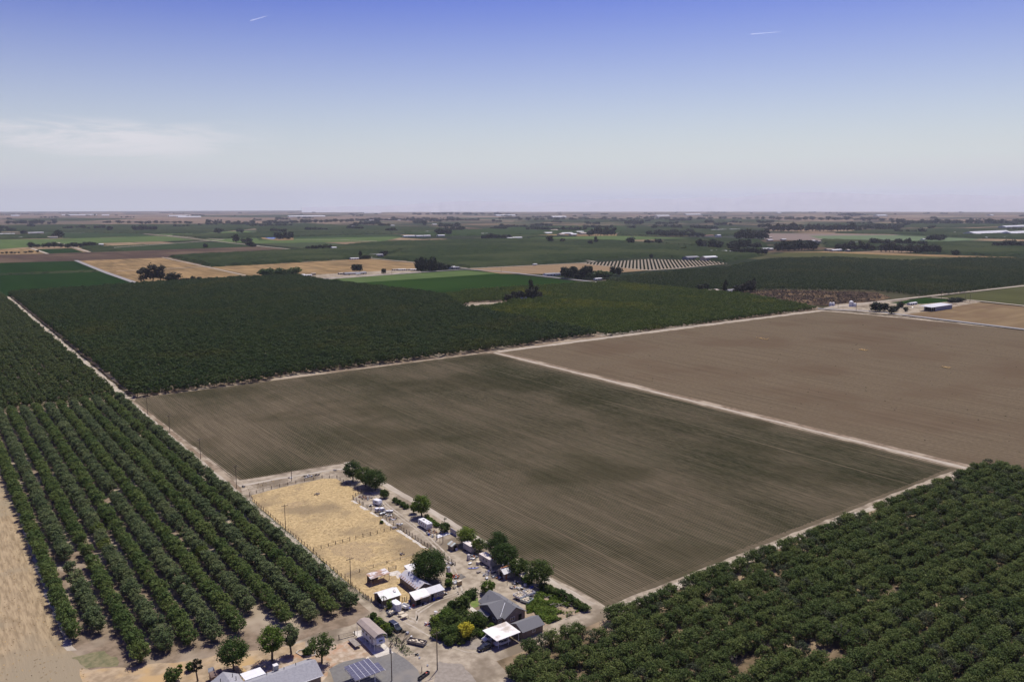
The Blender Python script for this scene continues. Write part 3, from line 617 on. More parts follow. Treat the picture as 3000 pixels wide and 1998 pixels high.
for i in range(90):
    for j in range(95):
        x, y = 405 + i * 4.7, 372 + j * 4.9
        if inside(C2, x, y) and not inside(hs_, x, y): pts.append((x + rng.uniform(-.6, .6), y + rng.uniform(-.7, .7), 0))
scatter('green_orchard', pts, [src(m_) for m_ in c2], 'lighter green orchard behind the brown field', 'orchard')
sheet('bare_ground', hs_, 0.05, m_dirt)
r2 = [crown_mesh('r2_crown', lm_r2, 3.6, 2.6, 3.4, 10, 12, 1.1, 120 + s) for s in range(4)]
R2 = P('', (1765, 830), (1850, 812), (1905, 806), (2132, 787), (2250, 763), (2450, 758), (2650, 768), (2850, 759), (3010, 762), (3010, 836), (2860, 856), (2700, 871), (2560, 856), (2270, 851), (2170, 853), (2050, 853), (1900, 838))
xs = [p[0] for p in R2]; ys = [p[1] for p in R2]; pts = []
x = min(xs)
while x < max(xs):
    y = min(ys)
    while y < max(ys):
        if inside(R2, x, y): pts.append((x + rng.uniform(-1, 1), y + rng.uniform(-1, 1), 0.3))
        y += 7.0
    x += 7.0
N_R2 = len(pts)
scatter('dark_orchard', pts, [src(m_) for m_ in r2], 'broad dark green orchard beyond the burnt scrub on the right', 'orchard')
# burnt scrub
scr = MB()
BP = P('', (2140, 857), (2270, 851), (2565, 860), (2605, 873), (2550, 886), (2410, 895), (2240, 879)); xs = [p[0] for p in BP]; ys = [p[1] for p in BP]
k = 0
while k < 900:
    x, y = rng.uniform(min(xs), max(xs)), rng.uniform(min(ys), max(ys))
    if not inside(BP, x, y): continue
    k += 1
    for q in range(4): a = rng.uniform(0, 6.28); scr.tube((x, y, .3), (x + math.cos(a) * 1.8, y + math.sin(a) * 1.8, rng.uniform(1.2, 3)), .28, .12, 3)
solo('burnt_scrub', scr, mat('burnt_wood', (0.045, 0.036, 0.03), (0.08, 0.06, 0.045), 0.2), 'brown burnt brush between the orchards at the right', 'scrub', kind='stuff')
# far canopies ---------------------------------------------------------
m_can = mat('far_canopy', (0.020, 0.032, 0.013), (0.032, 0.047, 0.019), 0.05, 0.95, (0.044, 0.056, 0.024), scale2=0.004, detail=6)
m_can2 = mat('far_canopy_light', (0.026, 0.046, 0.015), (0.036, 0.056, 0.019), 0.05, 0.95, scale2=0.004, detail=6)
def fc(label, h, cell, m, *px): canopy('distant_orchard', P('', *px), h, cell, m, label)
fc('dark orchard block left of the far farmhouse and wheat field', 5.5, 8, m_can, (492, 753), (865, 735), (1115, 730), (1180, 735), (1100, 757), (1030, 761), (750, 776), (620, 783))
fc('wide dark orchard plain in the middle distance', 5, 11, m_can, (865, 732), (1115, 710), (1500, 701), (1800, 706), (2130, 733), (2240, 750), (2130, 768), (1900, 752), (1705, 766), (1500, 779), (1372, 787), (1230, 771), (1115, 757), (1180, 735))
fc('dark hedge line across the green field at the left', 2.5, 5, m_can, (-200, 812), (0, 804), (290, 793), (292, 797), (0, 808), (-200, 816))
fc('small dark orchard beside the umber field at left', 4, 9, m_can, (230, 724), (300, 720), (365, 736), (268, 739))
fc('dark orchard strip above the pale field at left', 6, 14, m_can, (-200, 690), (30, 679), (270, 683), (440, 686), (600, 685), (750, 670), (750, 657), (540, 659), (180, 661), (-200, 664))
fc('dark orchard strip at the far left edge', 6, 12, m_can, (-200, 708), (0, 703), (150, 698), (180, 688), (0, 690), (-200, 694))
fc('dark orchard strip by the white lane at left', 5, 10, m_can, (500, 691), (752, 684), (1000, 682), (1160, 686), (750, 698), (600, 700))
fc('long dark orchard belt left of the centre horizon', 6, 16, m_can, (752, 683), (752, 658), (900, 656), (1000, 661), (1280, 668), (1380, 674), (1160, 684))
fc('long green orchard belt below the centre horizon', 6, 16, m_can2, (1180, 684), (1390, 675), (1500, 668), (1800, 663), (1900, 672), (1800, 683), (1500, 690), (1250, 692))
fc('dark orchard belt right of the centre farmyards', 6, 14, m_can, (1800, 692), (1830, 665), (2100, 664), (2240, 672), (2240, 690), (2060, 693))
fc('dark orchard left of the farm buildings below the centre horizon', 5, 12, m_can, (1420, 697), (1500, 691), (1700, 694), (1540, 699), (1500, 702))
fc('dark orchard strip right of the centre houses', 5, 12, m_can, (2040, 700), (2230, 705), (2250, 720), (2240, 738), (2100, 726), (1900, 712))
fc('dark orchard behind the long tree windbreak at right', 6, 12, m_can, (2400, 704), (2560, 709), (2750, 713), (2980, 712), (3150, 716), (3150, 757), (2900, 752), (2700, 738), (2420, 726))
fc('dark orchard belt above the bright green field at right', 6, 14, m_can, (2440, 684), (2550, 676), (2850, 672), (3200, 676), (3200, 705), (2880, 700), (2650, 688))
fc('dark orchard belt near the right horizon', 6, 22, m_can, (2250, 663), (2480, 655), (2750, 658), (3100, 655), (3100, 662), (2700, 668))
fc('thin dark orchard belt near the left horizon', 6, 25, m_can, (0, 643), (200, 640), (400, 642), (260, 648), (60, 648))
fc('thin dark orchard belt under the centre horizon', 6, 25, m_can, (1500, 650), (1700, 642), (2250, 644), (2300, 650), (1900, 655))
fc('dark orchard belt along the centre left horizon', 6, 25, m_can, (500, 634), (900, 630), (1000, 633), (760, 638))
# young trees in stripes
vp = P('', (1705, 773), (1900, 761), (2080, 766), (2128, 773), (1990, 786), (1900, 793)); b = MB()
xs = [p[0] for p in vp]; ys = [p[1] for p in vp]; yy = min(ys)
x = min(xs)
while x < max(xs):
    y = min(ys)
    while y < max(ys):
        if inside(vp, x, y): b.box(x - 1.2, y - 1.2, .3, x + 1.2, y + 1.2, 1.9)
        y += 10
    x += 10
solo('young_orchard_rows', b, m_can, 'striped rows of young trees on pale soil in the middle distance', 'young orchard', kind='stuff')
# ================================================================== YARD TREES AND SHRUBS
def groundcover(name, poly, n, hz, m, label, cat, s=.5, avoid=(), zf=0):
    xs = [p[0] for p in poly]; ys = [p[1] for p in poly]; vs = []; fs = []; k = 0
    while k < n:
        x, y = rng.uniform(min(xs), max(xs)), rng.uniform(min(ys), max(ys))
        if not inside(poly, x, y) or any(math.hypot(x - a, y - b_) < r_ for a, b_, r_ in avoid): continue
        k += 1; hh = hz * (0.5 + 0.5 * math.sin(x * 1.1) * math.cos(y * .9)); z = rng.uniform(.03, .25 + hh + zf * hz * .5)
        i = len(vs); d = [Vector((rng.uniform(-1, 1), rng.uniform(-1, 1), rng.uniform(-.5, .5))).normalized() * s * rng.uniform(.4, .8) for _ in range(2)]
        c_ = Vector((x, y, z)); vs += [c_ - d[0], c_ + d[1] * .6, c_ + d[0], c_ - d[1] * .6]; fs.append((i, i + 1, i + 2, i + 3))
    me = bpy.data.meshes.new(name); me.from_pydata([tuple(v) for v in vs], [], fs); me.materials.append(m); return tag(ob(name, me), label, cat, kind='stuff')
def plant(c, px, py, h, d, label, name='tree', m=None, cat='tree', shape='round', trunk=0.3, dens=1.0, leaf=0.42, group=None, seed=None, at=None):
    if name == 'shade_tree' and c != 'D': h *= 1.08; d *= 1.2; trunk = min(trunk, .16)
    if name == 'shade_tree' and c == 'D': h *= 1.06; d *= 1.18
    x, y = at or W(c, px, py); m = m or lm_yard; sd_ = seed if seed is not None else rng.randrange(9999)
    ht = h * trunk; ch = (h - ht * .75) / 2; n = int(min(260, 16 + d * d * 1.35 * min(1.6, h / d + .4)) * dens)
    t = thing(name, label, cat, (x, y), rng.uniform(0, 6.28), group)
    part('crown', crown_mesh('crown', m, d / 2 * 1.06, ch * 1.06, h - ch, n, 34, leaf, sd_, shape, 0.26 if d > 5 else 0.34, 0.05 if trunk < .15 else None), None, t)
    if trunk > .12: part('trunk', trunk_mesh('trunk', ht + ch * .8, 0.05 + h * .028, d / 2, sd_, 5), None, t)
    else: part('stem', MB().tube((0, 0, -.05), (0, 0, h * .4), .06, .03, 5), m_bark, t)
    return t
plant('A', 1310, 235, 8.6, 7.2, 'leftmost of three big trees at the top corner of the paddock', name='shade_tree')
plant('A', 1455, 290, 8.0, 7.6, 'middle of three big trees at the top corner of the paddock', name='shade_tree')
plant('A', 1565, 335, 8.2, 8.6, 'rightmost of three big trees at the top corner of the paddock', name='shade_tree')
plant('A', 1670, 425, 3.9, 4.2, 'round dark shrub just below the three big paddock trees', name='shrub', cat='shrub', trunk=.05, shape='cone')
for i, (x, y, q) in enumerate(((1790, 470, 'first'), (1830, 495, 'second'), (1880, 520, 'third'), (1915, 545, 'last'))):
    plant('A', x, y, 1.8, 2.7, q + ' low green bush in the short hedge beside the pale track', name='hedge_bush', cat='shrub', trunk=.05, group='bushes of the short hedge')
plant('A', 2100, 640, 8.8, 6.2, 'tall bright tree beside the white travel trailer', name='shade_tree', m=lm_bright, trunk=.2)
plant('A', 2010, 605, 4.6, 3.6, 'small bright tree leaning left of the tall tree by the trailer', name='young_tree', m=lm_bright, trunk=.15)
for i, (x, y) in enumerate(((585, 470), (625, 500), (660, 525), (700, 555))):
    plant('B', x, y, 1.6, 3.0, ['upper end bush', 'second bush', 'third bush', 'lower end bush'][i] + ' of the leafy hedge behind the white travel trailer', name='hedge_bush', m=lm_bright, cat='shrub', trunk=.05, group='bushes of the hedge behind the trailer')
plant('B', 790, 620, 3.8, 4.8, 'dense round shrub between the trailer hedge and the white panels', name='shrub', cat='shrub', trunk=.05)
plant('B', 802, 512, 2.6, 0.9, 'thin sapling standing alone beside the pale track', name='sapling', cat='sapling', trunk=.3, leaf=.22, dens=.5)
plant('B', 1045, 760, 5.8, 6.6, 'round olive tree behind the leaning green shed', name='shade_tree', m=lm_bright, trunk=.15)
plant('B', 1195, 850, 4.8, 5.2, 'grey-green tree overhanging the first white box trailer', name='shade_tree', m=lm_rowy, trunk=.25, dens=.7)
plant('B', 1405, 940, 9.4, 7.4, 'very dark tall tree behind the second box trailer', name='shade_tree', m=lm_dark, trunk=.2)
plant('B', 1480, 1040, 8.0, 8.2, 'broad dark tree right of the second box trailer', name='shade_tree', trunk=.15)
plant('B', 1650, 1140, 6.3, 6.0, 'tree covering the right end of the metal gabled shed', name='shade_tree', trunk=.15)
plant('B', 1875, 1235, 8.0, 7.6, 'big tree above the cream canopy near the field corner', name='shade_tree', trunk=.12)
plant('B', 1750, 1215, 3.0, 4.0, 'low shrub under the cream canopy', name='shrub', m=lm_bright, cat='shrub', trunk=.05)
plant('B', 620, 1195, 10.6, 12.2, 'huge round mulberry tree shading the white barn', name='mulberry_tree', trunk=.14, dens=1.5)
plant('B', 842, 1260, 3.2, 3.0, 'small shrub at the foot of the huge round tree', name='shrub', m=lm_bright, cat='shrub', trunk=.05)
plant('B', 845, 1165, 2.6, 2.4, 'upper small shrub against the huge round tree', name='shrub', m=lm_bright, cat='shrub', trunk=.05)
for i, (x, y) in enumerate(((1930, 1290), (1995, 1320), (2060, 1345), (2130, 1370), (2200, 1405), (2270, 1440), (2340, 1480), (2400, 1515))):
    plant('B', x, y, 2.6 - i * .1, 3.4, 'bush in the ragged green hedge along the lower end of the pale track', name='hedge_bush', cat='shrub', trunk=.05, group='bushes of the hedge at the garden edge')
# garden round the house
GD = [((1440, 290), 4.2, 5.2, lm_bright, 'round yellow-green shrub touching the far corner of the house roof', 'C'), ((1300, 330), 2.6, 3.6, None, 'hedge shrub between the lawn and the dirt drive', 'C'), ((1245, 355), 2.6, 3.4, None, 'hedge shrub left of the small lawn', 'C'),
      ((1190, 470), 4.8, 5.4, None, 'tall feathery shrub left of the lawn', 'C'), ((1100, 450), 2.8, 3.6, None, 'low shrub at the upper left of the garden bed', 'C'), ((1010, 560), 3.2, 5.0, lm_bright, 'light green shrub at the left tip of the garden bed', 'C'),
      ((925, 600), 2.8, 3.4, lm_bright, 'small bright shrub on the drive edge of the garden bed', 'C'), ((1090, 640), 4.0, 5.0, None, 'dark shrub in the middle of the garden bed', 'C'), ((1340, 640), 4.8, 6.2, None, 'big dark bush between the golden shrub and the house', 'C'),
      ((1232, 750), 5.4, 4.4, lm_gold, 'golden yellow shrub in the garden bed', 'C'), ((1110, 730), 3.4, 4.4, None, 'dark shrub directly left of the golden shrub', 'C'), ((1010, 740), 3.0, 4.4, lm_yard, 'shrub at the lower left of the garden bed', 'C'),
      ((935, 730), 2.4, 3.6, lm_rowy, 'pale green shrub under the near power pole', 'C'), ((1060, 800), 2.2, 3.4, None, 'low shrub at the bottom of the garden bed', 'C'), ((1170, 790), 1.8, 3.0, None, 'low shrub below the golden shrub', 'C'),
      ((1385, 720), 1.8, 2.6, lm_bright, 'low weedy shrub beside the white car under the carport', 'C'), ((1440, 560), 2.2, 2.8, None, 'dark shrub under the small porch roof', 'C'), ((1480, 640), 1.4, 2.4, lm_bright, 'low bright shrub between house and carport', 'C')]
for (p, h, d, m, lb, c) in GD: plant(c, p[0], p[1], h, d, lb, name='shrub', m=m, cat='shrub', trunk=.05)
groundcover('shrubbery', P('C', (900, 560), (1010, 500), (1120, 420), (1300, 300), (1330, 330), (1250, 420), (1240, 500), (1330, 560), (1440, 600), (1400, 700), (1280, 760), (1150, 800), (1040, 800), (930, 740), (880, 640)), 9000, 1.7, lm_yard, 'mass of low green shrubs filling the garden bed before the house', 'shrubbery', s=.5, zf=1.0)
# neighbour's trees
plant('D', 625, 885, 8.2, 7.2, 'full round green tree with a short trunk behind the grey roof', name='shade_tree', trunk=.28)
plant('D', 1000, 790, 9.6, 6.0, 'taller tree between the round tree and the forked tree', name='shade_tree', m=lm_bright, trunk=.26)
plant('D', 1190, 725, 8.0, 5.0, 'slim vase-shaped tree above the kidney-shaped planter', name='shade_tree', trunk=.3, shape='vase', m=lm_row)
plant('D', 1490, 815, 8.0, 6.0, 'sparse tree with thin forked trunk at the corner of the asphalt', name='shade_tree', trunk=.32, dens=.55)
plant('D', 268, 990, 6.4, 2.6, 'small half-dead tree with bare trunk at the lower left', name='old_tree', trunk=.45, dens=.5, m=lm_euc)
plant('D', 200, 885, 2.2, 2.4, 'dark round bush left of the half-dead tree', name='shrub', cat='shrub', trunk=.05)
plant('D', 95, 905, 2.6, 1.4, 'slim small shrub left of the dark round bush', name='shrub', cat='shrub', trunk=.05, m=lm_bright)
plant('D', 20, 990, 3.4, 4.4, 'wide shrub at the bottom edge left of the grey roof', name='shrub', cat='shrub', trunk=.05)
plant('D', 1350, 730, 2.0, 3.0, 'little bush inside the kidney-shaped planter', name='shrub', cat='shrub', trunk=.05)
for i, (x, y, h, d) in enumerate(((960, 330, 2.2, 2.4), (1130, 480, 2.0, 2.8), (1330, 660, 2.2, 2.6), (1450, 780, 2.6, 2.6), (1600, 900, 2.4, 2.4))):
    plant('H4', x, y, h, d, 'weedy shrub along the boundary beside the tan shelter roof', name='shrub', cat='shrub', trunk=.05, m=lm_bright if i % 2 else lm_yard, group='shrubs beside the tan shelter')
plant('H3', 740, 1250, 2.9, 2.9, 'round shrub between the white shed and the white enclosed trailer', name='shrub', cat='shrub', trunk=.05, m=lm_bright)
plant('A', 1640, 715, 1.2, 1.6, 'small green bush in the dry paddock by the bare patches', name='shrub', cat='shrub', trunk=.05)
for i, (px, py, lb) in enumerate(((1860, 1230, 'small bare tree left of the debris trailer beyond the fence'), (2060, 1400, 'bare sapling lower along the boundary'))):
    x, y = W('H4', px, py); dead_tree(lb, x, y, 3.2, 50 + i)
# palm by the white shed
x, y = W('H3', 555, 1230); t = thing('palm_tree', 'thin young palm in front of the white shed', 'palm', (x, y)); part('trunk', MB().tube((0, 0, -.1), (.05, 0, 3.6), .11, .08), m_bark, t); b = MB()
for i in range(14):
    a = i * .9; q = (math.cos(a), math.sin(a)); u = rng.uniform(-.2, .5)
    for k in range(3): p0 = (q[0] * .4 * k, q[1] * .4 * k, 3.6 + u * k - .15 * k * k); p1 = (q[0] * .4 * (k + 1), q[1] * .4 * (k + 1), 3.6 + u * (k + 1) - .15 * (k + 1) ** 2); b.tube(p0, p1, .07, .04, 3)
part('crown', b, lm_yard, t)
# vines over the collapsed garden
vp = P('C', (1820, 420), (1980, 260), (2060, 290), (2355, 470), (2200, 540), (2040, 600), (1960, 560), (1900, 480), (1830, 500))
av = [W('J5', 1000, 800) + (1.9,), W('J5', 1180, 680) + (1.6,), W('J5', 720, 980) + (1.5,), W('J5', 720, 700) + (1.7,), W('J5', 150, 330) + (1.0,)]
groundcover('vines', vp, 7500, 1.1, lm_bright, 'sprawling green vines over the collapsed garden frames behind the garage', 'vines', avoid=av)
groundcover('weeds', P('', (500, 1560), (530, 1540), (1020, 1760), (1180, 1900), (1120, 1880), (960, 1760)) if 0 else [(.8, 46), (2.4, 46), (2.4, 150), (1.2, 150)], 1500, .25, lm_yard, 'green weeds along the foot of the paddock fence', 'weeds', s=.3)
groundcover('weeds', [(-4.2, 12), (-1.5, 12), (-1.0, 37), (-4.0, 37)], 1000, .5, lm_yard, 'weeds on the strip between tan shelter and boundary', 'weeds', s=.35)
# ================================================================== BUILDINGS
m_shing = mat('grey_shingle', (0.20, 0.20, 0.205), (0.165, 0.165, 0.17), 2.5, 0.9, stretch=(4, 4, 4), detail=8)
m_shingl = mat('light_grey_shingle', (0.36, 0.36, 0.375), (0.30, 0.30, 0.315), 2.0, 0.9, detail=8)
m_stucco = mat('brown_stucco', (0.25, 0.20, 0.17), (0.21, 0.17, 0.145), 1.0, 0.9)
m_plank = mat('old_plank', (0.27, 0.22, 0.17), (0.15, 0.12, 0.095), 1.5, 0.9, stretch=(4, 4, 0.4))
m_wmetal = mat('white_metal', (0.80, 0.79, 0.76), (0.68, 0.67, 0.63), 0.6, 0.5)
m_wstain = mat('stained_white_metal', (0.82, 0.80, 0.76), (0.76, 0.73, 0.68), 0.5, 0.55, (0.50, 0.44, 0.36), scale2=0.28)
m_rust = mat('rusty_tin', (0.70, 0.68, 0.66), (0.58, 0.55, 0.53), 0.7, 0.55, (0.40, 0.24, 0.15), scale2=0.5, stretch=(.3, 2, 1))
m_lilac = mat('weathered_tin', (0.56, 0.56, 0.60), (0.48, 0.47, 0.51), 0.7, 0.5, (0.60, 0.55, 0.50), scale2=.4)
m_white = mat('white_paint', (0.78, 0.78, 0.78), (0.70, 0.70, 0.70), 1.5, 0.5)
m_dark = mat('dark_opening', (0.02, 0.018, 0.016), (0.03, 0.027, 0.024), 2, 0.9)
m_glass = mat('window_glass', (0.03, 0.035, 0.045), (0.05, 0.055, 0.065), 2, 0.15, spec=.6)
m_wood = mat('fence_wood', (0.13, 0.10, 0.075), (0.20, 0.16, 0.12), 2.5, 0.9)
m_greyw = mat('grey_wood', (0.36, 0.32, 0.28), (0.25, 0.22, 0.19), 2.0, 0.9)
m_blue = mat('blue_plastic', (0.03, 0.06, 0.42), (0.04, 0.08, 0.5), 2, 0.4)
m_red = mat('red_plastic', (0.45, 0.06, 0.03), (0.35, 0.05, 0.03), 2, 0.5)
m_steel = mat('dull_steel', (0.34, 0.35, 0.37), (0.24, 0.25, 0.26), 1.5, 0.5, metal=.3)
m_black = mat('black_rubber', (0.02, 0.02, 0.02), (0.035, 0.033, 0.03), 2, 0.8)
m_cream = mat('cream_ply', (0.66, 0.58, 0.43), (0.56, 0.48, 0.36), 1.2, 0.8)
m_orange = mat('orange_rust', (0.45, 0.18, 0.07), (0.30, 0.13, 0.06), 2, 0.8)
def gable(parent, x0, x1, y0, y1, hw, hr, axis='x', wm=None, rm=None, over=0.45, base=0.0, wl='wall', th=.12, ends=True):
    """walls and a pitched roof; the ridge runs along the given axis"""
    wm = wm or m_stucco; rm = rm or m_shing; b = MB(); z0 = base - .05
    if axis == 'x':
        c = (y0 + y1) / 2; b.extr([(y0, z0), (y1, z0), (y1, hw), (c, hr - th), (y0, hw)], 'x', x0, x1)
        sl = (hr - hw) / (c - y0); e = over; zz = hw - sl * e + th * .6
        r = MB().slab((x0 - e, y0 - e, zz), (x1 + e, y0 - e, zz), (x1 + e, c, hr + th * .6), (x0 - e, c, hr + th * .6), th)
        r.slab((x0 - e, c + .002, hr + th * .6), (x1 + e, c + .002, hr + th * .6), (x1 + e, y1 + e, zz), (x0 - e, y1 + e, zz), th)
    else:
        c = (x0 + x1) / 2; b.extr([(x0, z0), (x1, z0), (x1, hw), (c, hr - th), (x0, hw)], 'y', y0, y1)
        sl = (hr - hw) / (c - x0); e = over; zz = hw - sl * e + th * .6
        r = MB().slab((x0 - e, y0 - e, zz), (c, y0 - e, hr + th * .6), (c, y1 + e, hr + th * .6), (x0 - e, y1 + e, zz), th)
        r.slab((c + .002, y0 - e, hr + th * .6), (x1 + e, y0 - e, zz), (x1 + e, y1 + e, zz), (c + .002, y1 + e, hr + th * .6), th)
    part(wl, b, wm, parent); return part('roof', r, rm, parent)
def window(parent, x0, y0, x1, y1, z0, z1, n=(0, -1), fm=None):
    """window on a wall between two plan points, n points outward"""
    d = Vector((x1 - x0, y1 - y0, 0)); L = d.length; d /= L; nn = Vector((n[0], n[1], 0)); f = MB(); g = MB()
    def bx(mb, a, b_, za, zb, t0, t1):
        p = Vector((x0, y0, 0)) + d * a; q = Vector((x0, y0, 0)) + d * b_
        vs = [p + nn * t0, q + nn * t0, q + nn * t1, p + nn * t1]; mb.add([(v.x, v.y, za) for v in vs] + [(v.x, v.y, zb) for v in vs], [(0,3,2,1),(4,5,6,7),(0,1,5,4),(1,2,6,5),(2,3,7,6),(3,0,4,7)])
    bx(f, 0, L, z0, z0 + .08, .01, .08); bx(f, 0, L, z1 - .08, z1, .01, .08); bx(f, 0, .08, z0 + .08, z1 - .08, .01, .08); bx(f, L - .08, L, z0 + .08, z1 - .08, .01, .08); bx(f, L / 2 - .03, L / 2 + .03, z0 + .08, z1 - .08, .01, .07)
    bx(g, .08, L - .08, z0 + .08, z1 - .08, .005, .03)
    o = part('window', f, fm or m_white, parent); part('pane', g, m_glass, o); return o
def door(parent, x0, y0, x1, y1, z0, z1, n, m=None):
    f = MB(); f.add([(x0 + n[0] * t, y0 + n[1] * t, z) for t in (.003, .06) for z in (z0, z1)] + [(x1 + n[0] * t, y1 + n[1] * t, z) for t in (.003, .06) for z in (z0, z1)], [(0,1,3,2),(4,6,7,5),(0,4,5,1),(2,3,7,6),(1,5,7,3),(0,2,6,4)])
    o = part('door', f, m or m_dark, parent); h = MB(); mx_, my_ = x0 + (x1 - x0) * .88, y0 + (y1 - y0) * .88
    h.box(mx_ - .04 + n[0] * .09, my_ - .04 + n[1] * .09, z0 + .95, mx_ + .04 + n[0] * .09, my_ + .04 + n[1] * .09, z0 + 1.03); part('handle', h, m_steel, o)
# main house: ridge along y at x 28.7, cross gable towards -x
H = thing('farm_house', 'grey shingled farmhouse with crossed gables between the garden and the dirt yard', 'house', (28.7, 15, 0))
gable(H, -3.2, 3.7, -6.0, 6.2, 2.7, 4.85, 'y', over=.5)
b = MB().extr([(-4.9, -.05), (3.9, -.05), (3.9, 2.7), (-.6, 4.63), (-4.9, 2.7)], 'x', -5.0, -3.2); part('wall', b, m_stucco, H)
r = MB(); r.slab((-5.4, -5.4, 2.62), (-2.2, -5.4, 2.62), (0.3, -.6, 4.95), (-5.4, -.6, 4.95), .12); r.slab((-5.4, -.598, 4.95), (0.3, -.598, 4.95), (-2.2, 4.4, 2.72), (-5.4, 4.4, 2.72), .12)
part('roof', r, m_shing, H)
r = MB().slab((-6.6, -2.2, 2.25), (-5.42, -2.2, 2.75), (-5.42, 2.6, 2.75), (-6.6, 2.6, 2.25), .1); part('porch_roof', r, m_shing, H)
b = MB(); b.tube((-6.5, -2.0, 0), (-6.5, -2.0, 2.2), .06); b.tube((-6.5, 2.4, 0), (-6.5, 2.4, 2.2), .06); part('porch_post', b, m_white, H)
window(H, -1.4, -6.0, .1, -6.0, 1.0, 2.1); door(H, 1.4, -6.0, 2.5, -6.0, .1, 2.2, (0, -1)); window(H, -5.0, -3.9, -5.0, -2.6, 1.0, 2.0, (-1, 0)); window(H, -4.6, -4.9, -3.6, -4.9, 1.0, 2.0); door(H, -5.0, .6, -5.0, -.4, .1, 2.2, (-1, 0))
b = MB(); b.tube((-.5, -2.2, 4.75), (-4.2, -5.1, 2.85), .09); part('drain_pipe', b, m_white, H)
for x, y, z in ((.5, 1.6, 4.6), (1.2, -1.0, 4.3), (1.5, -3.0, 4.1), (2.4, -4.5, 3.6), (-1.6, 4.6, 4.2)):
    part('roof_vent', MB().tube((x, y, z - .2), (x, y, z + .55), .07), m_steel, H)
for k in range(2): part('antenna', MB().tube((-3.2 + k * .35, -4.0, 3.4), (-3.2 + k * .35, -4.0, 4.7), .025).tube((-3.6, -4.0 + k * .3, 4.3 - k * .3), (-2.6, -4.0 + k * .3, 4.3 - k * .3), .025), m_steel, H)
G_ = thing('garage', 'small grey-roofed garage behind the white carport', 'garage', (28.7, 3.2, 0))
gable(G_, -3.4, 3.5, -2.6, 2.6, 2.35, 3.6, 'x', over=.4); window(G_, -.2, -2.6, .8, -2.6, 1.0, 1.9); door(G_, 1.3, -2.6, 2.3, -2.6, .05, 2.1, (0, -1), m_plank)
K = thing('carport', 'flat white carport roof on posts with rust stains, over the parked cars', 'carport', (20.4, 3.6, 0))
part('roof', MB().slab((-3.95, -3.35, 2.68), (3.95, -3.3, 2.68), (3.95, 3.35, 2.82), (-3.95, 3.35, 2.82), .14), m_wstain, K)
for x, y in ((-3.0, .7), (-3.0, -2.7), (.2, -2.8), (3.6, -2.8), (3.6, 3.0), (-3.0, 3.0)): part('post', MB().box(x - .06, y - .06, 0, x + .06, y + .06, 2.56), m_white, K)
# animal and storage sheds, left of the drive
t = thing('storage_shed', 'white-roofed shed with brown ends at the fence corner', 'shed', (6.2, 41.6, 0)); gable(t, -2.8, 2.9, -2.3, 3.0, 2.3, 3.4, 'x', m_plank, m_wmetal, .35, th=.07)
part('patch', MB().slab((1.6, -1.2, 3.02), (2.3, -1.2, 3.02), (2.3, -.3, 3.35), (1.6, -.3, 3.35), .03), m_rust, t); door(t, -2.8, -1.3, -2.8, 1.1, .05, 2.1, (-1, 0)); part('post', MB().box(-3.05, -2.55, 0, -2.95, -2.45, 2.2), m_greyw, t)
t = thing('tin_shelter', 'open rusty striped tin shelter in the dry grass pen', 'shelter', (10.3, 55.1, 0)); part('roof', MB().slab((-3.6, -1.8, 2.35), (3.2, -1.6, 2.35), (3.2, 1.9, 2.75), (-3.6, 1.6, 2.75), .06), m_rust, t)
sm_ = mat('rust_strip', (0.36, 0.20, 0.13), (0.46, 0.30, 0.22), 1.5, .7)
for k, (y, x0, x1) in enumerate(((-1.3, -3.4, .6), (-.8, -2.2, 1.4), (-.2, -3.5, -.4), (.4, -1.0, 2.9), (-1.6, .2, 3.0))): part('rusty_panel', MB().slab((x0, y - .14, 2.42 + (y + 1.7) * .115), (x1, y - .14, 2.42 + (y + 1.7) * .115), (x1, y + .14, 2.45 + (y + 1.7) * .115), (x0, y + .14, 2.45 + (y + 1.7) * .115), .02), sm_, t)
for x, y in ((-3.3, -1.4), (0, -1.4), (2.9, -1.3), (-3.3, 1.4), (2.9, 1.6)): part('post', MB().tube((x, y, -.05), (x, y, 2.35), .09), m_greyw, t)
part('wall', MB().box(-3.3, 1.42, 0, .5, 1.5, 2.2), m_plank, t)
t = thing('barn', 'long weathered tin-roofed barn with rusty eaves under the huge tree', 'barn', (17.2, 44.4, 0)); gable(t, -2.3, 2.3, -5.4, 5.6, 2.4, 3.7, 'y', m_plank, m_lilac, .35, th=.07)
for k in range(9): part('rusty_panel', MB().slab((-2.62, -5.0 + k * 1.2, 2.32), (-1.9, -5.0 + k * 1.2, 2.72), (-1.9, -4.55 + k * 1.2, 2.72), (-2.62, -4.55 + k * 1.2, 2.32), .015), sm_, t)
part('roof_vent', MB().tube((-.9, 2.6, 3.1), (-.9, 2.6, 4.1), .12), m_dark, t); part('roof_vent', MB().tube((-.8, -1.4, 3.1), (-.8, -1.4, 4.0), .12), m_dark, t)
t = thing('lean_to', 'small white-topped lean-to at the upper end of the barn', 'shed', (21.4, 53.4, 0)); part('roof', MB().slab((-2.2, -1.6, 2.1), (2.2, -1.6, 2.1), (2.2, 1.9, 2.6), (-2.2, 1.9, 2.6), .08), m_wmetal, t); part('wall', MB().box(-2, -1.4, 0, 2, 1.7, 2.0), m_cream, t)
t = thing('workshop', 'white-roofed workshop with open dark doorway facing the drive', 'workshop', (13.6, 35.8, 0))
b = MB().extr([(-1.6, -.05), (1.7, -.05), (1.7, 2.7), (.9, 3.1), (-1.6, 2.25)], 'x', -2.3, 2.3); part('wall', b, m_plank, t)
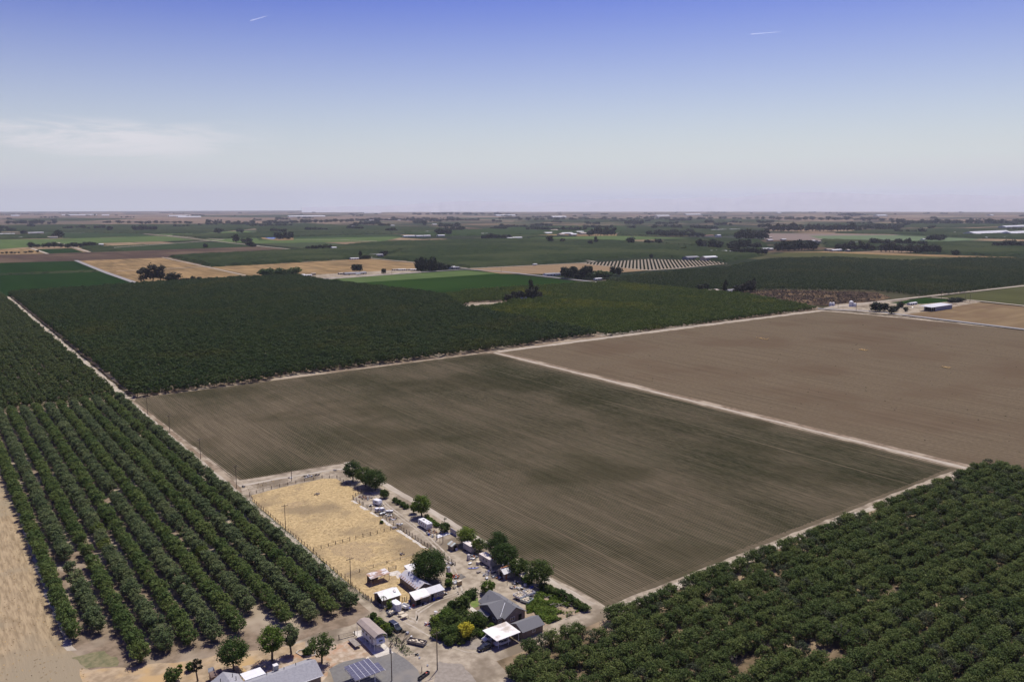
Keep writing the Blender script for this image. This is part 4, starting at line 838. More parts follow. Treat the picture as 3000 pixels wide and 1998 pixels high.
part('roof', MB().slab((-2.7, -2.0, 2.3), (2.6, -1.9, 2.4), (2.5, 1.0, 3.3), (-2.7, 1.2, 3.3), .08), m_wmetal, t); part('roof_edge', MB().slab((-2.7, -2.3, 2.12), (2.6, -2.25, 2.2), (2.6, -1.92, 2.42), (-2.7, -2.02, 2.32), .05), m_rust, t)
door(t, -1.9, -1.6, -.4, -1.6, 0, 2.05, (0, -1)); part('back_roof', MB().slab((-2.6, 1.22, 3.26), (2.5, 1.02, 3.26), (2.5, 2.2, 2.7), (-2.6, 2.2, 2.7), .06), m_wmetal, t)
t = thing('long_shed', 'narrow shed with light grey roof joined to the right of the workshop', 'shed', (18.7, 35.4, 0))
part('wall', MB().extr([(-1.2, -.05), (1.3, -.05), (1.3, 2.85), (-1.2, 2.3)], 'x', -2.6, 2.4), m_greyw, t); part('roof', MB().slab((-2.8, -1.5, 2.35), (2.7, -1.5, 2.35), (2.7, 1.5, 3.05), (-2.8, 1.5, 3.05), .07), mat('light_grey_metal', (.58, .58, .6), (.52, .52, .54), .8, .5), t)
door(t, -1.9, -1.2, -1.1, -1.2, 0, 2.0, (0, -1)); window(t, .1, -1.2, .9, -1.2, 1.1, 1.8); window(t, 1.3, -1.2, 2.1, -1.2, 1.1, 1.8)
# right-hand row
t = thing('tin_gable_shed', 'open-fronted shed with shiny white tin gable roof and two stove pipes', 'shed', (44.9, 33.9, 0)); gable(t, -2.8, 2.8, -1.5, 1.7, 2.2, 3.3, 'x', m_greyw, m_wmetal, .35, th=.07)
for x in (-2.0, .2): part('stove_pipe', MB().tube((x, .3, 3.1), (x, .3, 4.1), .12).tube((x, .3, 4.1), (x, .3, 4.25), .2), m_steel, t)
part('ridge_cap', MB().box(-2.9, -.15, 3.4, 2.9, .35, 3.45), m_orange, t); door(t, -2.8, .9, -2.8, -.6, 0, 2, (-1, 0)); part('door', MB().box(-2.3, -1.62, 0, -1.7, -1.52, 1.9), m_orange, t)
def box_trailer(x, y, L, wd, h, label):
    t = thing('box_trailer', label, 'trailer', (x, y, 0)); part('body', MB().box(-wd / 2, -L / 2, .55, wd / 2, L / 2, h), m_boxw, t); part('roof', MB().box(-wd / 2 - .04, -L / 2 - .04, h + .003, wd / 2 + .04, L / 2 + .04, h + .1), m_croof, t)
    b = MB()
    for k in range(int(L / .6)): b.box(-wd / 2 - .03, -L / 2 + .3 + k * .6, .6, -wd / 2 - .003, -L / 2 + .36 + k * .6, h - .05)
    part('ribs', b, m_steel, t)
    for s in (-1, 1):
        for yy in (-L * .3, L * .22): part('wheel', MB().tube((s * (wd / 2 - .3), yy, .42), (s * (wd / 2 - .02), yy, .42), .42, n=12), m_black, t)
    part('door', MB().box(-wd / 2 + .1, -L / 2 - .05, .65, wd / 2 - .1, -L / 2 - .01, h - .15), m_boxw, t); return t
m_boxw = mat('grey_white_siding', (0.50, 0.46, 0.46), (0.42, 0.38, 0.38), 1.2, .7); m_croof = mat('cream_roof', (0.76, 0.70, 0.64), (0.66, 0.58, 0.52), .9, .7)
t = box_trailer(45.4, 56.9, 4.9, 2.3, 2.6, 'shorter pinkish box trailer half hidden by the grey-green tree'); b = MB()
t2 = box_trailer(44.5, 44.8, 6.4, 2.6, 2.8, 'long box trailer with cluttered cream roof beside the broad dark tree'); window(t2, -1.3, 1.0, -1.3, .1, 1.5, 2.2, (-1, 0), m_steel); window(t2, -1.3, -.6, -1.3, -1.5, 1.5, 2.2, (-1, 0), m_steel)
solo('roof_bundle', MB().tube((-.3, -.2, .25), (.35, .25, .3), .25, .18, 7).tube((-.1, .2, .2), (.4, -.3, .15), .14, .1, 6), m_orange, 'orange bundle lying on the long box trailer roof', 'bundle', (44.6, 42.3, 2.9))
t = thing('leaning_shed', 'leaning green-striped tin shed falling apart beside the dirt lane', 'shed', W('J2', 1530, 1420) + (0,)); mm = Matrix.Rotation(.12, 4, 'Y')
part('wall', MB().extr([(-1.2, 0), (1.2, 0), (1.2, 1.7), (0, 2.5), (-1.2, 1.7)], 'y', -1.2, 1.3).xf(mm), m_plank, t); gm = mat('green_tin', (.36, .46, .40), (.50, .48, .42), 1, .6)
part('roof', MB().slab((-1.6, -1.5, 1.55), (0, -1.5, 2.62), (0, 1.6, 2.62), (-1.6, 1.6, 1.55), .06).slab((.002, -1.5, 2.62), (1.6, -1.5, 1.55), (1.6, 1.6, 1.55), (.002, 1.6, 2.62), .06).xf(mm), gm, t)
for k in range(3): part('tin_strip', MB().slab((-1.62, -1.2 + k, 1.6), (-.02, -1.2 + k, 2.67), (-.02, -.95 + k, 2.67), (-1.62, -.95 + k, 1.6), .02).xf(mm), m_wmetal if k != 1 else m_orange, t)
part('doorway', MB().box(-.6, -1.23, 0, .6, -1.203, 1.6).xf(mm), m_dark, t)
solo('framed_sheet', MB().box(-.4, -.03, 0, .4, .03, 2.3).box(-.3, -.05, .1, -.24, -.03, 2.2).box(.24, -.05, .1, .3, -.03, 2.2).xf(Matrix.Rotation(-.6, 4, 'X')), m_wmetal, 'white framed panel propped on the leaning green shed', 'panel', W('J2', 1680, 1470))
# canopies
t = thing('shade_canopy', 'cream sheet canopy on poles among the trees near the field', 'canopy', W('J4', 1130, 720)); part('sheet', MB().slab((-1.7, -1.9, 2.1), (1.5, -1.5, 2.2), (1.6, 1.6, 2.5), (-1.5, 1.7, 2.3), .05), m_cream, t)
for x, y in ((-1.5, -1.6), (1.3, -1.3), (1.4, 1.4), (-1.3, 1.5)): part('pole', MB().tube((x, y, 0), (x, y, 2.1), .05), m_greyw, t)
# neighbour shelter over a fifth wheel trailer
t = thing('vehicle_shelter', 'tan metal shelter roof on thin posts over a white fifth-wheel trailer', 'shelter', (-7.8, 23.9, 0)); m_tan = mat('tan_metal', (0.40, 0.33, 0.28), (0.35, 0.29, 0.245), .5, .55)
pr = [(-1.9, 3.55), (-1.85, 3.95), (-.7, 4.6), (.5, 4.6), (1.85, 3.95), (1.9, 3.55)]; r = MB()
for i in range(5):
    a, q = pr[i], pr[i + 1]; r.slab((a[0], -5.2, a[1]), (q[0], -5.2, q[1]), (q[0], 5.3, q[1]), (a[0], 5.3, a[1]), .05)
part('roof', r, m_tan, t)
for s in (-1, 1):
    for k in range(5): part('post', MB().box(s * 1.85 - .04, -5.1 + k * 2.55, .1, s * 1.85 + .04, -5.02 + k * 2.55, 3.9), m_white, t)
part('arch', MB().tube((-1.85, -5.18, 3.9), (-.7, -5.18, 4.55), .04).tube((-.7, -5.18, 4.55), (.5, -5.18, 4.55), .04).tube((.5, -5.18, 4.55), (1.85, -5.18, 3.9), .04), m_white, t)
t = thing('fifth_wheel_trailer', 'white camper trailer with raised nose parked under the tan shelter', 'trailer', (-7.8, 23.3, .1)); b = MB().extr([(-4.3, 1.5), (-4.4, 2.2), (-4.0, 3.3), (4.2, 3.3), (4.2, .6), (-2.6, .6), (-2.7, 1.4)], 'y', 0, 1)
b = MB(); prf = [(-4.6, 1.5), (-4.75, 2.0), (-4.2, 3.2), (4.2, 3.2), (4.2, .6), (-2.4, .6), (-2.6, 1.4)]; n = len(prf); b.add([(-1.2, y, z) for y, z in prf] + [(1.2, y, z) for y, z in prf], [tuple(range(n)), tuple(range(n, 2 * n))[::-1]] + [(i, n + i, n + (i + 1) % n, (i + 1) % n) for i in range(n)])
part('body', b, m_white, t); part('window', MB().box(-.5, -4.66, 2.35, .5, -4.4, 2.65), m_glass, t)
for yy in (-1.2, 1.0, 3.0): part('window', MB().box(-1.23, yy, 1.7, -1.205, yy + .9, 2.3), m_glass, t)
part('door', MB().box(-1.23, -2.2, .8, -1.205, -1.5, 2.6), m_boxw, t); part('emblem', MB().add([(-.45, -4.77, 2.0), (.45, -4.77, 2.0), (0, -4.74, 1.58), (0, -4.80, 1.85)], [(0, 1, 3), (0, 3, 2), (1, 2, 3)]), m_steel, t)
for s in (-1, 1):
    for yy in (1.4, 2.4): part('wheel', MB().tube((s * .8, yy, .38), (s * 1.15, yy, .38), .38, n=12), m_black, t)
part('landing_leg', MB().tube((-.9, -2.2, 0), (-.9, -2.2, .7), .06), m_steel, t); part('landing_leg', MB().tube((.9, -2.2, 0), (.9, -2.2, .7), .06), m_steel, t)
t = thing('flat_trailer', 'low flat grey deck standing beside the tan shelter', 'platform', W('H4', 260, 1290) + (0,), R(0)); part('deck', MB().box(-.9, -2.2, .7, .7, 2.4, .85), m_greyw, t)
for x in (-.7, .5):
    for y in (-1.9, 2.1): part('leg', MB().box(x - .05, y - .05, 0, x + .05, y + .05, .7), m_wood, t)
# solar array
t = thing('solar_array', 'blue-violet solar panel array on steel frame over the asphalt', 'solar array', (-17.5, 8.7, 0)); m_pv = mat('solar_cells', (0.095, 0.095, 0.145), (0.12, 0.118, 0.17), 1.5, .35, spec=.4)
zt = lambda y: 2.9 + (y + 3.2) * .06
cols = [(-3.9, -2.6), (-2.57, -1.27), (-1.24, .06), (.09, 1.39), (1.42, 2.72), (2.75, 3.95)]
for ci, (x0, x1) in enumerate(cols):
    for k in range(7):
        y0, y1 = -3.25 + k * .95, -3.25 + k * .95 + .90
        if ci >= 4 and k >= 6 - 0 * ci and ci == 5: continue
        if ci == 5 and k > 3 or ci == 4 and k > 4 and False: continue
        part('solar_panel', MB().slab((x0, y0, zt(y0)), (x1, y0, zt(y0)), (x1, y1, zt(y1)), (x0, y1, zt(y1)), .04), m_pv, t)
b = MB()
for c in range(7): xx = -3.93 + c * 1.33; b.box(xx - .03, -3.3, 2.72, xx + .03, 3.3 if c < 6 else .6, 2.8)
for yy in (-3.0, -1, 1, 3.0): b.box(-3.9, yy - .05, 2.6, 2.7, yy + .05, 2.7)
part('frame', b, m_white, t)
b = MB()
for c in range(1, 6): xx = -3.915 + c * 1.33; b.slab((xx - .035, -3.25, zt(-3.25) + .01), (xx + .035, -3.25, zt(-3.25) + .01), (xx + .035, 3.3, zt(3.3) + .01), (xx - .035, 3.3, zt(3.3) + .01), .02)
part('joint', b, m_white, t)
for x in (-2.6, 1.6):
    for y in (-2.4, 2.2): part('post', MB().box(x - .08, y - .08, 0, x + .08, y + .08, 2.62), m_white, t)
# rancher at the bottom left
t = thing('ranch_house', 'long light grey shingled house cut by the bottom edge at the lower left', 'house', (-37, 18, 0))
gable(t, -14, 10.1, -4.6, 3.6, 2.6, 4.35, 'x', m_stucco, m_shingl, .5)
b = MB().extr([(-12.6, -.05), (-6.4, -.05), (-6.4, 2.6), (-9.5, 4.1), (-12.6, 2.6)], 'y', 3.6, 7.3); part('wall', b, m_stucco, t)
part('roof', MB().slab((-13.1, 1.6, 2.5), (-9.5, 1.6, 4.32), (-9.5, 7.9, 4.32), (-13.1, 7.9, 2.5), .12).slab((-9.498, 1.6, 4.32), (-5.9, 1.6, 2.5), (-5.9, 7.9, 2.5), (-9.498, 7.9, 4.32), .12), m_shingl, t)
part('patio_roof', MB().slab((-5.8, 2.9, 3.15), (-.8, 2.9, 3.15), (-.8, 7.0, 2.85), (-5.8, 7.0, 2.85), .12), m_white, t)
for x in (-5.4, -1.2): part('patio_post', MB().box(x - .06, 6.6, 0, x + .06, 6.72, 2.76), m_white, t)
part('gutter', MB().box(-14.5, -5.28, 2.38, 10.6, -5.14, 2.5), m_white, t); window(t, 4.2, -4.6, 6.0, -4.6, 1.0, 2.1); window(t, -2.2, -4.6, -.4, -4.6, 1.0, 2.1)
part('roof_cooler', MB().box(1.0, 2.0, 3.4, 2.1, 3.1, 4.7), m_steel, t); part('roof_cooler_lid', MB().box(.95, 1.95, 4.703, 2.15, 3.15, 4.8), m_wmetal, t)
for x, y in ((-11, 5), (-8, 5.5), (-7.7, 3.8), (-1.2, 1.0), (3, .8), (6, .9)): part('roof_vent', MB().tube((x, y, 3.2), (x, y, 4.5), .08), m_dark, t)
t = thing('garden_hut', 'little brown-roofed hut behind the left end of the grey roof', 'shed', W('H6', 210, 600) + (0,)); gable(t, -1.2, 1.2, -1.1, 1.1, 1.9, 2.6, 'x', mat('rust_brown', (.28, .17, .11), (.22, .13, .09), 1), mat('brown_roof', (.27, .19, .15), (.2, .14, .11), 1), .25)
part('awning', MB().slab((-1.4, 1.0, 1.9), (.3, 1.0, 1.9), (.1, 1.9, 2.7), (-1.2, 1.9, 2.7), .04), m_steel, t)
b = MB(); pts_ = P('H6', (1750, 80), (1800, 40), (2000, 5), (2110, 40), (2110, 130), (1980, 155), (1840, 130)); cx, cy = pts_[0]
for i in range(len(pts_)):
    a, q = pts_[i], pts_[(i + 1) % len(pts_)]; b.tube((a[0] - cx, a[1] - cy, .15), (q[0] - cx, q[1] - cy, .15), .14, n=6)
solo('planter_edge', b, m_conc, 'pale kidney-shaped planter kerb on the bare land behind the grey roof', 'planter', (cx, cy, 0))
# ================================================================== VEHICLES
def loft(secs):
    """secs: list of (x, [(y,z)...]) closed half-mirrored rings along x"""
    b = MB(); n = len(secs[0][1]); vs = [(x, y, z) for x, r_ in secs for y, z in r_]; fs = []
    for i in range(len(secs) - 1):
        for k in range(n): a = i * n + k; c = i * n + (k + 1) % n; fs.append((a, c, c + n, a + n))
    fs += [tuple(range(n))[::-1], tuple(range((len(secs) - 1) * n, len(secs) * n))]; return b.add(vs, fs)
def ring(w2, z0, z1, bev=.14): return [(-w2 + bev, z0), (w2 - bev, z0), (w2, z0 + bev), (w2, z1 - bev), (w2 - bev * 1.3, z1), (-w2 + bev * 1.3, z1), (-w2, z1 - bev), (-w2, z0 + bev)]
def car(label, x, y, rot, paint, kind='car', roof=None, L=4.6, Wd=1.8, h=1.42, van=False, group=None):
    t = thing('parked_car' if not van else 'parked_suv', label, kind, (x, y, .03), rot, group); w2 = Wd / 2; f = L / 2
    if van: b = loft([(-f, ring(w2 * .9, .45, .95)), (-f + .15, ring(w2, .28, 1.05)), (0, ring(w2, .25, 1.08)), (f - 1.0, ring(w2, .25, 1.05)), (f - .1, ring(w2 * .93, .3, .95)), (f, ring(w2 * .85, .42, .8))])
    else: b = loft([(-f, ring(w2 * .82, .4, .75)), (-f + .18, ring(w2 * .95, .3, .92)), (-f + 1.0, ring(w2, .22, .98)), (0, ring(w2, .2, .95)), (f - 1.2, ring(w2, .22, .95)), (f - .25, ring(w2 * .93, .28, .8)), (f, ring(w2 * .8, .36, .62))])
    part('body', b, paint, t)
    def cr_(w, z0, z1): return [(-w, z0), (w, z0), (w * .98, z0 + .05), (w * .84, z1 - .06), (w * .74, z1), (-w * .74, z1), (-w * .84, z1 - .06), (-w * .98, z0 + .05)]
    zc = .94 if not van else 1.04
    if van: ss = [(-f + .1, .96, zc + .02), (-f + .35, .95, h), (-.3, .95, h + .02), (.55, .94, h - .02), (1.25, .9, zc + .03)]
    else: ss = [(-f + .75, .9, zc + .02), (-f + 1.45, .9, h - .05), (-.25, .92, h), (.35, .9, h - .04), (1.15, .88, zc + .02)]
    part('cabin_glass', loft([(x_, cr_(w2 * k, zc - .05, z_ if z_ > zc + .1 else zc + .04)) for x_, k, z_ in ss]), m_glass, t)
    r = MB(); xa, xb = ss[1][0] + .05, ss[3][0]; r.slab((xa, -w2 * .72, h + .0), (xb, -w2 * .72, h - .01), (xb, w2 * .72, h - .01), (xa, w2 * .72, h), .05)
    for s in (-1, 1):
        for p0, p1 in (((ss[0][0], s * w2 * .88, zc), (xa, s * w2 * .76, h - .03)), ((xb, s * w2 * .74, h - .03), (ss[4][0], s * w2 * .86, zc)), ((-.15, s * w2 * .92, zc), (-.15, s * w2 * .78, h - .04))): r.tube(p0, p1, .04, n=4)
    part('roof', r, roof or paint, t)
    for s in (-1, 1):
        for xx in (-f + .85, f - .9):
            wl = part('wheel', MB().tube((xx, s * (w2 - .2), .31), (xx, s * (w2 + .01), .31), .32, n=14), m_black, t); part('rim', MB().tube((xx, s * (w2 + .012), .31), (xx, s * (w2 + .03), .31), .19, n=10), m_steel, wl)
        part('headlight', MB().box(f - .18, s * w2 * .62 - .16, .52, f - .02, s * w2 * .62 + .16, .66), m_white, t); part('tail_light', MB().box(-f + .0, s * w2 * .62 - .14, .68, -f + .12, s * w2 * .62 + .14, .82), m_red, t)
        part('mirror', MB().box(.75, s * (w2 + .02) - .07, .95, .9, s * (w2 + .02) + .07, 1.07), paint, t)
    return t
def paint(n, c, r=.25): return mat(n, c, tuple(v * .9 for v in c), 1, r, spec=.6)
car('black sedan parked on the drive left of the white carport', 14.5, 2.75, R(176), paint('black_paint', (.012, .013, .018)))
car('white car half under the upper left corner of the carport', 18.2, 6.0, R(180), paint('white_car_paint', (.72, .73, .76)))
car('white car deep in the shade behind the front posts of the carport', 19.5, 2.2, R(176), paint('silver_paint', (.62, .63, .66)))
x, y = W('J6', 470, 1110, .8); car('dark SUV with pale shiny roof by the weeds on the left boundary', x + .2, y, R(-86), paint('dark_green_paint', (.02, .03, .032)), 'suv', paint('silver_roof_sheen', (.55, .57, .60)), 4.9, 1.9, 1.85, True)  # silver roof, its reflection put into the pale colour
# white travel trailer
t = thing('travel_trailer', 'white travel trailer with grey stripe standing in the dirt lane', 'trailer', (43.7, 83.6, 0)); b = MB(); prf = [(-3.2, .55), (-3.25, 2.5), (-3.0, 2.7), (3.0, 2.7), (3.35, 2.2), (3.35, .55)]; n = 6
b.add([(-1.1, y, z) for y, z in prf] + [(1.1, y, z) for y, z in prf], [tuple(range(n)), tuple(range(n, 2 * n))[::-1]] + [(i, n + i, n + (i + 1) % n, (i + 1) % n) for i in range(n)]); part('body', b, m_white, t)
part('stripe', MB().box(-1.125, -3.27, 1.0, -1.103, 3.3, 1.15).box(-1.1, -3.29, 1.0, 1.1, -3.255, 1.15), m_steel, t); part('door', MB().box(-1.13, -.9, .7, -1.105, -.2, 2.3), m_boxw, t)
for yy in (-2.4, .5, 1.9): part('window', MB().box(-1.13, yy, 1.4, -1.105, yy + .7, 1.95), m_glass, t)
part('roof_vent', MB().box(-.3, .6, 2.703, .35, 1.4, 2.85), m_greyw, t); part('roof_vent', MB().box(-.2, -1.4, 2.703, .1, -1.1, 2.8), m_steel, t); part('roof_hatch', MB().box(.1, -2.6, 2.703, .6, -2.1, 2.76), m_greyw, t)
for s in (-1, 1):
    for yy in (-.5, .4): part('wheel', MB().tube((s * .75, yy, .35), (s * 1.08, yy, .35), .35, n=12), m_black, t)
part('hitch', MB().box(-.08, -4.1, .45, .08, -3.2, .55), m_steel, t)
# camper pair and boat in the junk row
def camper(label, c, px, py, w2, L, h, rot=0.0, m=None):
    x, y = W(c, px, py); t = thing('old_camper', label, 'camper', (x, y, 0), rot); b = MB(); prf = [(-L / 2, .5), (-L / 2 - .1, h * .55), (-L / 2 + .25, h), (L / 2 - .2, h), (L / 2, h * .6), (L / 2 - .1, .5)]; n = 6
    b.add([(-w2, y, z) for y, z in prf] + [(w2, y, z) for y, z in prf], [tuple(range(n)), tuple(range(n, 2 * n))[::-1]] + [(i, n + i, n + (i + 1) % n, (i + 1) % n) for i in range(n)]); part('body', b, m or m_white, t)
    part('window', MB().box(-w2 - .02, -.5, h * .58, -w2 - .003, .5, h * .8), m_glass, t)
    for s in (-1, 1): part('wheel', MB().tube((s * (w2 - .3), 0, .3), (s * (w2 - .02), 0, .3), .3, n=10), m_black, t)
    return t
camper('white camper shell with dark side windows at the top of the junk row', 'J1', 1120, 500, 1.0, 3.4, 2.1, .3)
camper('left of two small white boxy campers in the junk row', 'J1', 1110, 770, .75, 1.7, 1.5, 1.5)
camper('right of two small white boxy campers in the junk row', 'J1', 1300, 760, .8, 1.8, 1.5, 1.5)
def boat(label, c, px, py, L, rot, m, name='boat', cat='boat'):
    x, y = W(c, px, py); t = thing(name, label, cat, (x, y, 0), rot); r = []; n = 9
    b = MB(); vs = []; fs = []
    for i in range(n):
        u = i / (n - 1); w_ = L * .2 * (1 - max(0, (u - .45) / .55) ** 2) * (.8 + .2 * min(1, u * 4)) + .02; X_ = (u - .5) * L
        vs += [(X_, -w_, .75), (X_, -w_ * .7, .25), (X_, 0, .12 + .15 * u), (X_, w_ * .7, .25), (X_, w_, .75), (X_, w_ * .78, .72), (X_, 0, .5), (X_, -w_ * .78, .72)]
    for i in range(n - 1):
        for k in range(8): a = i * 8 + k; c_ = i * 8 + (k + 1) % 8; fs.append((a, c_, c_ + 8, a + 8))
    fs.append(tuple(range(8))[::-1]); b.add(vs, fs); part('hull', b, m, t); part('seat', MB().box(-.3, -L * .13, .5, .1, L * .13, .74), m_steel, t); return t
boat('small white boat lying in the middle of the junk row', 'J1', 1560, 790, 3.2, 2.6, m_white)
boat('grey metal skiff lying below the small white boat', 'J1', 1350, 870, 3.0, .1, m_steel)
x, y = W('J3', 610, 850); t = thing('kayak', 'bright blue two-seat kayak lying on the dirt', 'kayak', (x, y, 0), R(-28)); b = MB(); n = 11; vs = []; fs = []
for i in range(n):
    u = i / (n - 1) * 2 - 1; w_ = .38 * (1 - abs(u) ** 2.2) + .02; vs += [(u * 1.9, -w_, .22 + .1 * u * u), (u * 1.9, 0, .05 + .2 * u * u), (u * 1.9, w_, .22 + .1 * u * u), (u * 1.9, 0, .38 + .02 * u * u)]
for i in range(n - 1):
    for k in range(4): a = i * 4 + k; c_ = i * 4 + (k + 1) % 4; fs.append((a, c_, c_ + 4, a + 4))
part('hull', b.add(vs, fs), m_blue, t); part('seat', MB().box(-.85, -.17, .33, -.35, .17, .42), m_black, t); part('seat', MB().box(.25, -.17, .33, .75, .17, .42), m_black, t)
# white enclosed cargo trailer with pointed nose
x, y = W('J6', 620, 560); t = thing('cargo_trailer', 'white enclosed cargo trailer with pointed nose beside the white shed', 'trailer', (x, y + 1.3, 0), .08)
part('body', MB().prism([(-.95, -1.3), (-.35, -1.75), (.35, -1.75), (.95, -1.3), (.95, 1.6), (-.95, 1.6)], .4, 2.5), m_white, t); part('roof', MB().prism([(-1.0, -1.32), (-.37, -1.8), (.37, -1.8), (1.0, -1.32), (1.0, 1.65), (-1.0, 1.65)], 2.503, 2.58), mat('bright_white', (.86, .86, .86), (.82, .82, .82), 1, .4), t)
for s in (-1, 1): part('wheel', MB().tube((s * .7, .2, .33), (s * .96, .2, .33), .33, n=12), m_black, t)
part('hitch', MB().box(-.06, -2.6, .35, .06, -1.7, .45), m_steel, t)
# open trailers heaped with debris behind the house
def debris_trailer(label, c, px, py, m, sx=1.35, sy=1.5, z=1.0, rot=0.0, fill=True):
    x, y = W(c, px, py); t = thing('debris_trailer', label, 'trailer', (x, y, 0), rot); b = MB(); b.box(-sx, -sy, z - .35, sx, sy, z - .25)
    for x0, y0, x1, y1 in ((-sx, -sy, sx, -sy + .1), (-sx, sy - .1, sx, sy), (-sx, -sy + .1, -sx + .1, sy - .1), (sx - .1, -sy + .1, sx, sy - .1)): b.box(x0, y0, z - .25, x1, y1, z + .3)
    part('bed', b, m, t)
    if fill:
        b = MB()
        for k in range(14): a, q = rng.uniform(-sx * .7, sx * .7), rng.uniform(-sy * .7, sy * .7); b.box(a - .25, q - .25, z - .24, a + .25, q + .25, z + rng.uniform(-.1, .35), Matrix.Rotation(rng.uniform(-.15, .15), 4, 'Z'))
        part('debris', b, m_cream, t)
    for s in (-1, 1): part('wheel', MB().tube((s * (sx - .3), 0, .35), (s * (sx - .05), 0, .35), .35, n=10), m_black, t)
    part('hitch', MB().box(-.06, -sy - .9, z - .45, .06, -sy, z - .35), m_steel, t); return t
debris_trailer('upper left of three open trailers heaped with debris behind the house', 'J4', 920, 1260, m_wmetal, rot=.1)
debris_trailer('upper right of three open trailers heaped with debris behind the house', 'J4', 1230, 1150, m_wmetal, rot=-.05)
debris_trailer('lowest of three open trailers heaped with debris, nearest the bushes', 'J4', 1160, 1370, mat('pale_green_metal', (.60, .66, .58), (.55, .60, .53), 1, .6), rot=.3, z=.7)
debris_trailer('flatbed trailer loaded with pale boards by the boundary below the SUV', 'C', 745, 790, m_greyw, 1.0, 2.6, .7, rot=.55)
x, y = W('J6', 300, 640); debris_trailer('small utility trailer with white load left of the plywood table', 'J6', 340, 650, m_steel, .8, 1.2, .8, rot=-1.2)
debris_trailer('trailer with white lid beside the cargo trailer', 'J6', 870, 430, m_wmetal, .8, 1.2, 1.0, rot=.2, fill=False)
# long dark feed trough trailer by the asphalt
x, y = W('H5', 1865, 590); t = thing('feed_trough', 'long dark metal trough with something red inside, by the asphalt', 'trough', (x, y, 0), R(20)); b = MB(); b.box(-1.9, -.4, .15, 1.9, .4, .25)
for y0, y1 in ((-.4, -.33), (.33, .4)): b.box(-1.9, y0, .25, 1.9, y1, .75)
for x0 in (-1.9, -.6, .7, 1.83): b.box(x0, -.33, .25, x0 + .07, .33, .72)
part('trough', b, mat('dark_metal', (.06, .06, .065), (.09, .085, .08), 2, .6), t); part('rounded_end', MB().tube((1.9, 0, .45), (2.3, 0, .5), .38, .12, 8), m_steel, t); part('red_load', MB().box(.75, -.2, .3, 1.3, .2, .7), m_red, t)
# tables, racks, bins, heaps --------------------------------------------
def table(label, c, px, py, L, wd, h, rot, m, name='work_table', cat='table'):
    x, y = W(c, px, py); t = thing(name, label, cat, (x, y, 0), rot); part('top', MB().box(-L / 2, -wd / 2, h, L / 2, wd / 2, h + .08), m, t)
    for sx in (-1, 1):
        for sy in (-1, 1): part('leg', MB().box(sx * (L / 2 - .15) - .04, sy * (wd / 2 - .12) - .04, 0, sx * (L / 2 - .15) + .04, sy * (wd / 2 - .12) + .04, h), m_greyw, t)
    return t
table('larger plywood table on the drive in front of the cargo trailer', 'J6', 850, 790, 2.0, 1.5, .9, .05, m_cream)
table('second plywood table touching the upper left of the larger one', 'J6', 730, 690, 1.7, 1.0, .9, .05, m_cream)
table('low grey cart on the dirt below the kayak', 'J3', 820, 1000, 1.5, 1.0, .4, .1, m_greyw, 'flat_cart', 'cart')
table('small white-topped cart above the kayak', 'J3', 490, 680, 1.3, .8, .35, .3, m_wmetal, 'flat_cart', 'cart')
table('white table at the corner of the tin gable shed', 'J3', 1940, 1220, 1.4, .9, .7, .2, m_wmetal)
table('white board on legs by the debris trailers', 'J4', 1600, 1190, 1.0, .7, .6, .3, m_wmetal)
table('narrow cream pallet leaning flat by the long box trailer', 'J3', 1070, 820, 1.9, .5, .3, -.9, m_cream, 'pallet', 'pallet')
x, y = W('J3', 115, 1520); t = thing('plywood_crate', 'tall tan plywood crate standing alone on the dirt', 'crate', (x, y + .5, 0), .1); part('box', MB().box(-.75, -.35, .05, .75, .35, 1.45), mat('tan_ply', (.50, .38, .20), (.42, .31, .16), 1), t); part('top', MB().box(-.79, -.39, 1.453, .79, .39, 1.55), m_cream, t)
def cyl(label, c, px, py, r, h, m, name='barrel', cat='barrel'):
    x, y = W(c, px, py); t = thing(name, label, cat, (x, y, 0)); part('drum', MB().tube((0, 0, .02), (0, 0, h), r, n=12), m, t); part('lid', MB().tube((0, 0, h + .002), (0, 0, h + .05), r * 1.03, n=12), m_steel, t)
cyl('blue barrel in front of the long shed', 'J6', 1975, 110, .3, .95, m_blue); cyl('red barrel by the open workshop doorway', 'J6', 1200, 330, .3, .8, m_red); cyl('blue bin at the left wall of the workshop', 'J6', 1040, 190, .32, .8, m_blue)
cyl('blue plastic drum at the edge of the white panels', 'J2', 610, 890, .3, .95, m_blue); cyl('white tank beside the dark palms of the junk row top', 'J1', 760, 320, .3, .6, m_white)
cyl('upright white post drum in the dirt below the flatbed trailer', 'C', 770, 935, .25, .35, m_white); cyl('white bucket near the near power pole', 'C', 850, 1010, .25, .3, m_white)
def appliance(label, c, px, py, w_, d, h, rot, m, name='cabinet'):
    x, y = W(c, px, py); t = thing(name, label, name.replace('_', ' '), (x, y, 0), rot); part('body', MB().box(-w_ / 2, -d / 2, .04, w_ / 2, d / 2, h), m, t); part('door', MB().box(-w_ / 2 + .03, -d / 2 - .03, .1, w_ / 2 - .03, -d / 2 - .003, h - .05), m_wmetal, t); return t
appliance('white upright refrigerator near the first box trailer', 'J3', 430, 510, .9, .8, 1.8, .2, m_boxw, 'refrigerator'); appliance('grey-topped cabinet with rounded cover by the long box trailer', 'J3', 790, 690, .9, 1.1, 1.0, .5, m_cream)
appliance('tall white-topped bin right of the huge round tree', 'B', 838, 1085, 1.0, .9, 1.9, 0, m_steel); appliance('small white appliance under the blue tarp', 'J4', 1110, 850, .8, .7, .8, .4, m_white, 'appliance'); appliance('white door panel leaning on the long shed wall', 'J6', 1880, 90, .8, .12, 1.9, 0, m_white, 'door_panel')
